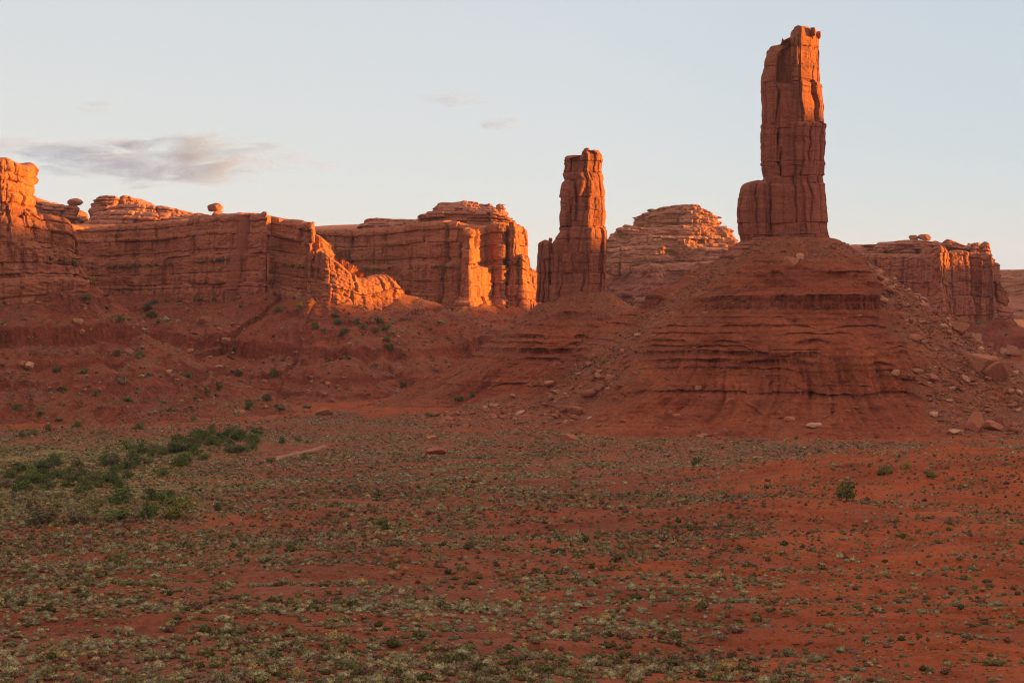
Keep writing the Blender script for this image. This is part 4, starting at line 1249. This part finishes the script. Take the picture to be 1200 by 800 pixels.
pr_s = [shrub_proto(90, 801), shrub_proto(90, 802), shrub_proto(36, 803, leaf=0.36), shrub_proto(36, 804, leaf=0.36), shrub_proto(14, 805, leaf=0.5), shrub_proto(14, 806, leaf=0.5)]
lod = np.where((fx[:, 1] < 260) & (s2 > 0.18), 0, np.where((fx[:, 1] < 460) & (s2 > 0.18), 2, 4)) + RNG.integers(0, 2, len(fx))
size = np.stack([s2 * RNG.uniform(0.85, 1.35, len(fx)), s2 * RNG.uniform(0.85, 1.25, len(fx)), s2 * RNG.uniform(0.7, 1.1, len(fx))], 1)
realise('desert_shrubs', pr_s, lod, fx, size, tn_, M_LEAF, label='low grey-green desert scrub dotted over the red plain and slopes', cat='scrub')

# ------------------------------------------------------------------ rubble and boulders
ROCKC = np.array([(0.37, 0.130, 0.072), (0.41, 0.165, 0.092), (0.28, 0.088, 0.052), (0.47, 0.235, 0.145)])
rp = [boulder_mesh(1, 900 + i, 9, (1, 0.8, 0.62), 0.05) for i in range(6)]
rb1 = slope_points(17000, V1, lambda V: np.hypot(V[:, 0] - 129, V[:, 1] - 880) * (V[:, 1] < 890) * (0.03 + RB1 ** 2) * (V[:, 2] < 20))
rb2 = slope_points(1800, V2, lambda V: np.hypot(V[:, 0] - 37, V[:, 1] - 990) * (V[:, 1] < 995) * (0.15 + RB2 ** 2) * (V[:, 2] < -5))
rb3 = TV[RNG.choice(len(TV), 14000, p=tw / tw.sum())]
yy = RNG.uniform(655, 800, 5200)
gx_ = RNG.normal(0, 1, 5200) * np.where(RNG.uniform(0, 1, 5200) < 0.6, 24, 80) + np.where(RNG.uniform(0, 1, 5200) < 0.5, 15, 150)
rb4 = np.stack([gx_, yy, np.maximum(ground_z(gx_, yy), -99)], 1)
rb4 = rb4[cone_z(rb4[:, 0], rb4[:, 1]) < rb4[:, 2]]
# flat red stones along the little eroded banks of the near plain
nb = 60000
by_ = np.sqrt(RNG.uniform(130 ** 2, 480 ** 2, nb))
bx_ = RNG.uniform(-0.3, 0.3, nb) * by_
bk_ = fbm(bx_ / 70 + 0.3 + by_ / 160, by_ / 45, 8.8, 4, 0.6)
kb = ((np.abs(bk_ - 0.04) < 0.022) | (np.abs(bk_ - 0.315) < 0.018) | (np.abs(bk_ + 0.285) < 0.018)) & (fbm(bx_ / 30, by_ / 30, 2.8, 2) > -0.1) & (RNG.uniform(0, 1, nb) < 0.75)
rb5 = np.stack([bx_[kb], by_[kb], ground_z(bx_[kb], by_[kb])], 1)
rv = np.vstack([rb1, rb2, rb3, rb4, rb5])
nr = len(rv)
rs = np.exp(np.concatenate([RNG.normal(-0.62, 0.58, len(rb1)), RNG.normal(-0.75, 0.5, len(rb2)), RNG.normal(-0.5, 0.58, len(rb3)), RNG.normal(-0.75, 0.5, len(rb4)), RNG.normal(-1.55, 0.4, len(rb5))]))
rc = ROCKC[RNG.choice(4, nr, p=[0.45, 0.20, 0.30, 0.05])] * RNG.uniform(0.8, 1.15, (nr, 1))
rc[-len(rb5):] = np.array([0.20, 0.055, 0.034]) * RNG.uniform(0.7, 1.3, (len(rb5), 1))
rsz = np.stack([rs * RNG.uniform(0.7, 1.4, nr), rs * RNG.uniform(0.7, 1.3, nr), rs * RNG.uniform(0.5, 1.1, nr)], 1)
rsz = np.minimum(rsz, 1.7)
rv = rv - np.stack([0 * rs, 0 * rs, 0.25 * rsz[:, 2]], 1)
realise('rubble', rp, RNG.integers(0, 6, nr), rv, rsz, rc, M_STONE, label='loose reddish rubble spread over the talus slopes', cat='rubble')

# the boulders one can point at: px, py of the foot, width and height in photo pixels, colour, label
BIG = [(1150, 434, 36, 26, 0, 'largest tilted block on the right skyline of the rubble slope', (0.2, 0.35, 0.3)),
       (1172, 446, 32, 30, 0, 'steep brown slab leaning below the largest tilted block', (0.5, -0.5, 0.2)),
       (1143, 506, 15, 28, 0, 'tall upright split block at the right foot of the cone', (0.05, 0.1, 0.4)),
       (1163, 504, 20, 12, 0, 'low brown block lying beside the tall upright split block', (0.1, 0.1, 0)),
       (1172, 498, 10, 15, 2, 'dark pointed rock right of the upright split block', (0.1, -0.2, 0.6)),
       (1124, 392, 20, 16, 0, 'orange-brown angular block high on the right skyline', (0.3, 0.2, 0.1)),
       (1141, 396, 7, 10, 3, 'pale pinkish rock just right of the orange-brown skyline block', (0.0, 0.1, 0.3)),
       (1148, 398, 7, 12, 3, 'pale upright rock on the skyline above the largest block', (0.1, 0.0, 0.9)),
       (1159, 406, 11, 9, 2, 'dark rounded rock behind the largest tilted block', (0, 0.1, 0.2)),
       (1177, 416, 8, 10, 3, 'whitish rock between two blocks near the right edge', (0.1, 0.2, 0.2)),
       (1188, 418, 17, 13, 1, 'light orange wedge-shaped boulder at the right edge of the slope', (0.1, 0.4, 0.1)),
       (926, 312, 16, 15, 0, 'brown boulder just under the foot of the taller tower', (0.2, 0.3, 0.4)),
       (938, 304, 9, 9, 3, 'pale block beside the brown boulder under the taller tower', (0.2, 0.1, 0.2)),
       (676, 488, 15, 13, 0, 'orange boulder in the rubble fan left of the big cone', (0.1, 0.1, 0.3)),
       (662, 482, 9, 10, 2, 'dark red boulder touching the orange one in the rubble fan', (0.1, 0.0, 0.2)),
       (669, 498, 10, 8, 0, 'squat boulder just below the orange boulder in the rubble fan', (0, 0, 0.7)),
       (667, 514, 16, 9, 0, 'lowest broad brown boulder at the foot of the rubble fan', (0, 0.1, 0.1)),
       (703, 458, 11, 9, 0, 'orange boulder higher up the left flank of the big cone', (0.1, 0.1, 0.4)),
       (511, 532, 18, 9, 0, 'isolated flat brown boulder on the plain below the small tower', (0, 0, 0.2)),
       (652, 462, 10, 6, 1, 'pale tan slab near the top of the rubble fan', (0.1, 0.1, 0.9)),
       (506, 516, 11, 6, 1, 'small tan boulder above the isolated flat boulder', (0, 0, 0.5)),
       (90, 381, 10, 9, 1, 'rounded tan boulder on the slope below the left cliff', (0, 0, 0.2)),
       (34, 430, 11, 10, 3, 'pale tilted slab on the lower left slope', (0.2, 0.6, 0.2)),
       (197, 440, 9, 7, 1, 'small tan block on the slope under the left ledge', (0, 0.1, 0.8)),
       (379, 486, 16, 10, 0, 'broad brown boulder at the mouth of the side valley', (0, 0, 0.3)),
       (263, 402, 9, 8, 1, 'tan boulder below the inner cliff of the alcove', (0.1, 0, 0.3)),
       (953, 500, 16, 6, 3, 'pale broken slabs at the middle foot of the big cone', (0, 0, 0.2)),
       (1051, 440, 8, 9, 3, 'white boulder low on the right flank of the big cone', (0, 0.1, 0.1)),
       (926, 493, 10, 6, 1, 'tan boulder at the front foot of the big cone', (0, 0, 0.4)),
       (816, 458, 11, 9, 1, 'tan boulder on the lower left gullies of the big cone', (0, 0, 0.4)),
       (1118, 508, 14, 6, 3, 'flat whitish slab on the plain left of the upright block', (0, 0, 0.1)),
       (240, 378, 12, 9, 0, 'brown block on the slope under the alcove wall', (0.1, 0.1, 0.4))]
for i, (px, py, w_, h_, c, lab, rot) in enumerate(BIG):
    p = hit(px, py)
    k = p[1] / F
    v, f = boulder_mesh(4, 1000 + i, 11, (1, 1, 1), 0.035)
    cx_, sx1 = math.cos(rot[1]), math.sin(rot[1])
    v = v * np.array([w_ * k * 0.56, w_ * k * 0.5, h_ * k * 0.56])
    v = np.stack([v[:, 0] * cx_ + v[:, 2] * sx1 * 0.6, v[:, 1], v[:, 2] * cx_ - v[:, 0] * sx1 * 0.6], 1)
    base_z = v[:, 2].min()
    o = mesh_obj('boulder', v, f, M_STONE, None, smooth=False, attrs={'tint': np.tile(ROCKC[c] * 1.0, (len(v), 1))})
    o.location = (p[0], p[1] + w_ * k * 0.25, p[2] - base_z * 0.82)
    tag(o, lab, 'boulder', 'large boulders on the slopes')

# medium boulders, each a thing, by the slope they lie on
med_protos = [mesh_obj('boulder', *boulder_mesh(2, 1100 + i, 10, (1, 0.85, 0.7), 0.04), M_STONE, None, attrs=None) for i in range(8)]
for i, o in enumerate(med_protos):
    a = o.data.attributes.new('tint', 'FLOAT_COLOR', 'POINT')
    a.data.foreach_set('color', np.tile(np.append(ROCKC[i % 4 if i != 7 else 0], 1).astype(np.float32), len(o.data.vertices)))
first = [True] * 8
zones = [('right', 95, 'reddish-brown boulder among the rubble on the right flank of the big cone', 'boulders on the right flank of the big cone'),
         ('left', 65, 'tan angular boulder in the rubble on the left flank of the big cone', 'boulders on the left flank of the big cone'),
         ('talus', 70, 'weathered boulder on the long slope below the left cliffs', 'boulders below the left cliffs')]
vis = lambda p: (np.abs(p[:, 0] / p[:, 1]) < 0.266)
for zn, cnt, lab, grp in zones:
    if zn == 'right':
        pts = slope_points(cnt * 2, V1, lambda V: RB1 ** 2 * (V[:, 0] > 150) * (V[:, 1] < 880) * (V[:, 2] < 8) * (V[:, 2] > -59))
    elif zn == 'left':
        pts = slope_points(cnt * 2, V1, lambda V: (0.05 + RB1 ** 2) * (V[:, 0] < 95) * (V[:, 1] < 880) * (V[:, 2] < -15) * (V[:, 2] > -60))
    else:
        pts = TV[RNG.choice(len(TV), cnt * 4, p=tw / tw.sum())]
        pts = pts[(pts[:, 1] < 1150) & (pts[:, 0] < 60)]
    pts = pts[vis(pts)][:cnt]
    for p in pts:
        j = int(RNG.integers(0, 8))
        o = med_protos[j]
        if not first[j]:
            o = o.copy()
            COL.objects.link(o)
        first[j] = False
        s_ = float(np.exp(RNG.normal(0.42, 0.28)))
        o.location = (p[0], p[1], p[2] + 0.3 * s_)
        o.scale = (s_ * RNG.uniform(0.8, 1.3), s_ * RNG.uniform(0.8, 1.2), s_ * RNG.uniform(0.7, 1.2))
        o.rotation_euler = (RNG.uniform(-0.5, 0.5), RNG.uniform(-0.5, 0.5), RNG.uniform(0, 6.28))
        tag(o, lab, 'boulder', grp)


# balanced rocks on the cliff tops
def balanced(px, Y, py_top, py_neck, py_base, w_cap, w_neck, lab, seed, grp=None):
    x, y, z = at(px, py_base, Y)
    k = Y / F
    root = thing('balanced_rock', lab, 'balanced rock', (x, y, z), grp)
    v, f = boulder_mesh(3, seed, 14, (1, 1, 1), 0.05)
    hcap = (py_neck - py_top) * k
    vc = v * np.array([w_cap * k / 2 * 1.1, w_cap * k / 2, hcap / 2 * 1.45]) + np.array([x, y, z + (py_base - py_neck) * k + hcap / 2])
    mesh_obj('cap', vc, f, M_SLICK, root)
    v, f = boulder_mesh(3, seed + 1, 14, (1, 1, 1), 0.05)
    hn = (py_base - py_neck) * k + 2.5
    vn = v * np.array([w_neck * k / 2, w_neck * k / 2, hn / 2 * 1.15]) + np.array([x, y, z + hn / 2 - 1.6])
    mesh_obj('pedestal', vn, f, M_SLICK, root)


balanced(254, 1180, 238.5, 248, 255, 16, 13, 'lone balanced rock standing on the rim of the shaded cliff wall', 1201)
balanced(88, 1330, 233, 241, 251, 15, 13, 'mushroom rock at the left end of the sunlit upper ledges', 1211)
balanced(1083, 1560, 274.5, 282, 288, 13, 14, 'rounded rock knob on top of the right-hand cliff', 1221)
balanced(1071, 1562, 276, 281, 288, 10, 13, 'low double rock knob beside the rounded knob', 1231)


# ------------------------------------------------------------------ trees
def tree_meshes(seed, col, spread=1.0, n_leaf=900):
    r = np.random.default_rng(seed)
    tv, tf, b0 = [], [], 0

    def tube(p0, p1, r0, r1, n=6):
        nonlocal b0
        d = p1 - p0
        d = d / np.linalg.norm(d)
        a = np.cross(d, [0.3, 0.9, 0.1])
        a /= np.linalg.norm(a)
        b = np.cross(d, a)
        an = np.arange(n) / n * 2 * PI
        ring = np.cos(an)[:, None] * a + np.sin(an)[:, None] * b
        tv.append(np.vstack([p0 + ring * r0, p1 + ring * r1]))
        i = np.arange(n)
        j = (i + 1) % n
        tf.append(b0 + np.stack([i, j, j + n, i + n], 1))
        b0 += 2 * n
    fork = np.array([0.03, 0.0, 0.16])
    tube(np.array([0, 0, -0.06]), fork, 0.055, 0.042)
    blobs = []
    for k in range(8):
        an = k * 2.4 + r.uniform(-0.4, 0.4)
        rad = r.uniform(0.16, 0.42) * spread
        tip = np.array([math.cos(an) * rad, math.sin(an) * rad, r.uniform(0.32, 0.80)])
        tube(fork, fork * 0.4 + tip * 0.6, 0.03, 0.016)
        tube(fork * 0.4 + tip * 0.6, tip, 0.016, 0.006)
        blobs.append((tip, r.uniform(0.17, 0.27)))
    for k in range(4):
        an = r.uniform(0, 6.28)
        blobs.append((np.array([math.cos(an) * 0.40 * spread, math.sin(an) * 0.40 * spread, r.uniform(0.14, 0.34)]), r.uniform(0.14, 0.2)))
    cs, ts = [], []
    for c, rad in blobs:
        m = n_leaf // len(blobs)
        d = r.normal(size=(m, 3))
        d /= np.linalg.norm(d, axis=1, keepdims=True)
        p = c + d * rad * r.uniform(0.3, 1.08, (m, 1)) ** 0.6
        a = d + r.normal(0, 0.6, (m, 3))
        a /= np.linalg.norm(a, axis=1, keepdims=True)
        b = np.cross(a, r.normal(size=(m, 3)))
        b /= np.linalg.norm(b, axis=1, keepdims=True)
        L = 0.066 * r.uniform(0.6, 1.5, (m, 1))
        cs.append(np.stack([p - b * L * 0.55, p + b * L * 0.55, p + a * L * 1.1], 1).reshape(-1, 3))
        ts.append(np.repeat(np.tile(np.array(col) * r.uniform(0.75, 1.3), (m, 1)) * r.uniform(0.8, 1.25, (m, 1)), 3, 0))
    cv = np.vstack(cs)
    cv[:, 2] = np.maximum(cv[:, 2], 0.0)
    return (np.vstack(tv), np.vstack(tf)), (cv, np.arange(len(cv)).reshape(-1, 3), np.vstack(ts))


BARK = tint_mat('bark', rand=0.1)
KINDS = [((0.085, 0.112, 0.030), 'dark green bushy tree'), ((0.13, 0.145, 0.042), 'olive green bushy tree'), ((0.21, 0.20, 0.05), 'yellowish green bushy tree'), ((0.15, 0.12, 0.065), 'grey-green ragged tree')]
TP = {}


def tree(kind, variant, p, width, height, lab, grp=None, rot=0.0):
    key = (kind, variant)
    if key not in TP:
        (tv, tf), (cv, cf, ct) = tree_meshes(1300 + kind * 10 + variant, KINDS[kind][0])
        root = thing('desert_tree', lab, 'tree', (0, 0, 0), grp)
        a = mesh_obj('trunk', tv, tf, BARK, None, attrs={'tint': np.tile((0.10, 0.065, 0.045), (len(tv), 1))})
        b = mesh_obj('crown', cv, cf, M_LEAF, None, attrs={'tint': ct})
        a.parent = b.parent = root
        TP[key] = (root, a, b)
        r = root
    else:
        src, a, b = TP[key]
        r = src.copy()
        COL.objects.link(r)
        for c in (a, b):
            q = c.copy()
            COL.objects.link(q)
            q.parent = r
        for kk in ('group',):
            if kk in r.keys():
                del r[kk]
        tag(r, lab, 'tree', grp)
    r.location = (p[0], p[1], p[2] - 0.05)
    r.scale = (width, width, height)
    r.rotation_euler = (0, 0, rot)
    return r


NAMED = [(143, 590, 26, 20, 0, 'dark round tree in the front row of the green hollow'), (177, 586, 13, 14, 0, 'narrow dark tree right of the front dark round tree'), (194, 588, 20, 15, 0, 'rightmost dark green tree of the front row'),
         (211, 607, 30, 25, 2, 'broad yellowish green tree at the near edge of the meadow'), (174, 607, 22, 16, 0, 'dark tree left of the broad yellowish one'), (49, 615, 34, 20, 3, 'grey-green ragged thicket tree at the left of the meadow'),
         (90, 615, 30, 18, 3, 'grey ragged tree second from the left in the meadow'), (140, 611, 30, 14, 1, 'low olive tree between two meadow trees'), (992, 587, 22, 21, 0, 'lone round green bush on the bare red rise at right'),
         (141, 658, 18, 12, 2, 'bright green bush alone on the scrubby plain at lower left'), (816, 543, 11, 9, 0, 'small dark bush on the plain before the big cone'), (255, 600, 10, 11, 0, 'small dark bush at the right end of the meadow'),
         (1036, 556, 16, 10, 1, 'low olive bush behind the crest of the red rise'), (1062, 549, 9, 8, 2, 'tiny green bush on the crest of the red rise'), (1088, 560, 14, 8, 1, 'olive bush on top of the red rise'), (448, 615, 14, 9, 1, 'small olive bush in the middle of the plain')]
for i, (px, py, w_, h_, kd, lab) in enumerate(NAMED):
    p = hit(px, py)
    k = p[1] / F
    tree(kd, i % 3, p, w_ * k * 1.05, h_ * k * 1.12, lab, None, i * 1.1)
# the two belts of trees in the hollow, each tree a thing
belt = []
for _ in range(400):
    if random.random() < 0.55:
        t = random.random()
        px, py = 120 + 175 * t + random.gauss(0, 14), 548 - 34 * t + random.gauss(0, 8)
    else:
        px, py = random.gauss(68, 38), random.gauss(563, 9)
    if 2 < px < 300 and 500 < py < 586:
        belt.append((px, py))
belt = belt[:110]
for i, (px, py) in enumerate(sorted(belt, key=lambda q: q[1])):
    p = hit(px, py)
    k = p[1] / F
    kd = random.choice([0, 0, 1, 1, 1, 3])
    up = px > 140 and py < 552
    lab = '%s in the %s belt of trees in the hollow at left' % (KINDS[kd][1], 'upper' if up else 'lower')
    tree(kd, i % 3, p, random.uniform(11, 20) * k, random.uniform(8, 14) * k, lab, 'trees in the hollow', random.uniform(0, 6))
# junipers dotted over the slopes
JUN = [(368, 385), (380, 390), (395, 380), (405, 388), (430, 385), (445, 380), (455, 400), (460, 410), (440, 388), (174, 362), (178, 372), (182, 356), (140, 377), (102, 352), (34, 344), (163, 418), (135, 417), (68, 437), (72, 457), (112, 464), (152, 470), (100, 437), (220, 443), (240, 462), (256, 455),
       (20, 480), (48, 486), (36, 510), (164, 502), (230, 492), (290, 480), (312, 470), (318, 440), (328, 365), (350, 362), (285, 440), (292, 475), (400, 395), (420, 380), (450, 388), (390, 372), (536, 470), (553, 465), (505, 488), (470, 455), (350, 515), (355, 540), (316, 540), (330, 520), (25, 512), (60, 505), (90, 500)]
for i, (px, py) in enumerate(JUN):
    p = hit(px + random.gauss(0, 2), py)
    k = p[1] / F
    side = 'below the lit promontory' if px > 340 and py < 420 else ('on the slope below the left cliff' if px < 200 else 'on the slope of the side valley')
    tree(random.choice([0, 0, 1]), i % 3, p, random.uniform(6, 13) * k, random.uniform(5, 9) * k, 'small dark juniper ' + side, 'junipers on the slopes', random.uniform(0, 6))

# ------------------------------------------------------------------ pale sandy track
def track(name, pts, half, mat):
    q = []
    for (px, py) in pts:
        q.append(hit(px, py)[:2])
    q = np.array(q)
    t = np.linspace(0, len(q) - 1, 60)
    c = np.stack([np.interp(t, np.arange(len(q)), q[:, i]) for i in (0, 1)], 1)
    d = np.gradient(c, axis=0)
    nrm = np.stack([-d[:, 1], d[:, 0]], 1)
    nrm /= np.linalg.norm(nrm, axis=1, keepdims=True)
    rows = []
    for k_, off in enumerate(np.linspace(-1, 1, 7)):
        p = c + nrm * off * half * (0.75 + 0.35 * perlin(t / 4, t * 0 + k_ * 0.2))[:, None]
        rows.append(np.stack([p[:, 0], p[:, 1], ground_z(p[:, 0], p[:, 1]) + 0.10 - 0.3 * (abs(off) > 0.9)], 1))
    V = np.stack(rows, 0)
    o = mesh_obj(name, V.reshape(-1, 3), grid_faces(7, 60, False), mat, None, smooth=True, attrs={'rub': np.zeros(V.shape[0] * V.shape[1])})
    return tag(o, kind='structure')


M_TRACK = soil_mat('pale_track_sand', (0.52, 0.30, 0.20), (0.44, 0.23, 0.15), (0.4, 0.25, 0.2), (0.5, 0.4, 0.3), banded=False)
track('path', [(305, 540), (325, 535), (345, 531), (362, 527), (372, 524), (382, 522)], 2.8, M_TRACK)

# ------------------------------------------------------------------ evening air
def box_mesh(name, lo, hi, mat):
    x0, y0, z0 = lo
    x1, y1, z1 = hi
    v = [(x0, y0, z0), (x1, y0, z0), (x1, y1, z0), (x0, y1, z0), (x0, y0, z1), (x1, y0, z1), (x1, y1, z1), (x0, y1, z1)]
    f = [(3, 2, 1, 0), (4, 5, 6, 7), (0, 1, 5, 4), (1, 2, 6, 5), (2, 3, 7, 6), (3, 0, 4, 7)]
    return mesh_obj(name, v, np.array(f), mat)


hm = bpy.data.materials.new('evening_haze')
hm.use_nodes = True
hb = NB(hm.node_tree)
hv = hb.n('ShaderNodeVolumePrincipled')
hv.inputs['Color'].default_value = (0.72, 0.80, 0.98, 1)
hv.inputs['Density'].default_value = 0.000022
hv.inputs['Anisotropy'].default_value = 0.2
ho = hb.n('ShaderNodeOutputMaterial')
hb.link(hv.outputs[0], ho.inputs['Volume'])
gmin = float(min(allv[:, 2].min(), V1[:, 2].min(), V2[:, 2].min())) - 16
tag(box_mesh('haze', (-9400, -9400, gmin), (9400, 9400, 205), hm), kind='stuff')

# ------------------------------------------------------------------ clouds
def cloud_mat(name, dens, sc, lo, hi, seed):
    m = bpy.data.materials.new(name)
    m.use_nodes = True
    b = NB(m.node_tree)
    P = b.vadd(b.pos(), (seed * 731.0, seed * 97.0, seed * 55.0))
    n = b.noise(b.vscale(P, (0.42, 0.42, 1.5)), sc, 9, 0.70, 0.8)
    v = b.n('ShaderNodeVolumePrincipled')
    v.inputs['Color'].default_value = (0.37, 0.47, 0.80, 1)
    b.link(b.rng(n, lo, hi, 0.0, dens), v.inputs['Density'])
    o = b.n('ShaderNodeOutputMaterial')
    b.link(v.outputs[0], o.inputs['Volume'])
    return m


def cloud(px0, px1, py0, py1, Y, dens, seed, lab, lo=0.42, hi=0.75):
    x0, _, z1 = at(px0, py0, Y)
    x1, _, z0 = at(px1, py1, Y)
    bm = bmesh.new()
    bmesh.ops.create_icosphere(bm, subdivisions=5, radius=1)
    v = np.array([q.co[:] for q in bm.verts])
    f = np.array([[q.index for q in t.verts] for t in bm.faces])
    bm.free()
    asp = (x1 - x0) / (z1 - z0)
    r = 0.80 + 0.42 * fbm(v[:, 0] * asp * 0.36 + seed * 3.7, v[:, 1] * 1.6, v[:, 2] * 1.1 + seed, 4, 0.6)
    v = v * r[:, None]
    v = v * np.array([(x1 - x0) / 2, (x1 - x0) * 0.22, (z1 - z0) / 2])
    o = mesh_obj('cloud', v, f, cloud_mat('cloud_vapour', dens, 3.6 / (z1 - z0) / 2.0, lo, hi, seed), None, smooth=True)
    o.location = ((x0 + x1) / 2, Y, (z0 + z1) / 2)
    tag(o, lab, 'cloud')


cloud(20, 385, 154, 222, 11000, 0.0085, 1, 'long lavender grey cloud above the left cliffs', 0.45, 0.74)
cloud(-70, 90, 156, 190, 11400, 0.005, 2, 'fainter pinkish cloud at the left edge of the sky')
cloud(555, 618, 136, 155, 11000, 0.012, 3, 'small thin grey cloud streak above the smaller tower')
cloud(490, 582, 106, 128, 11500, 0.008, 4, 'very faint cloud streak high in the middle of the sky')
cloud(85, 142, 116, 137, 11500, 0.009, 5, 'faint little cloud high above the left cliffs')
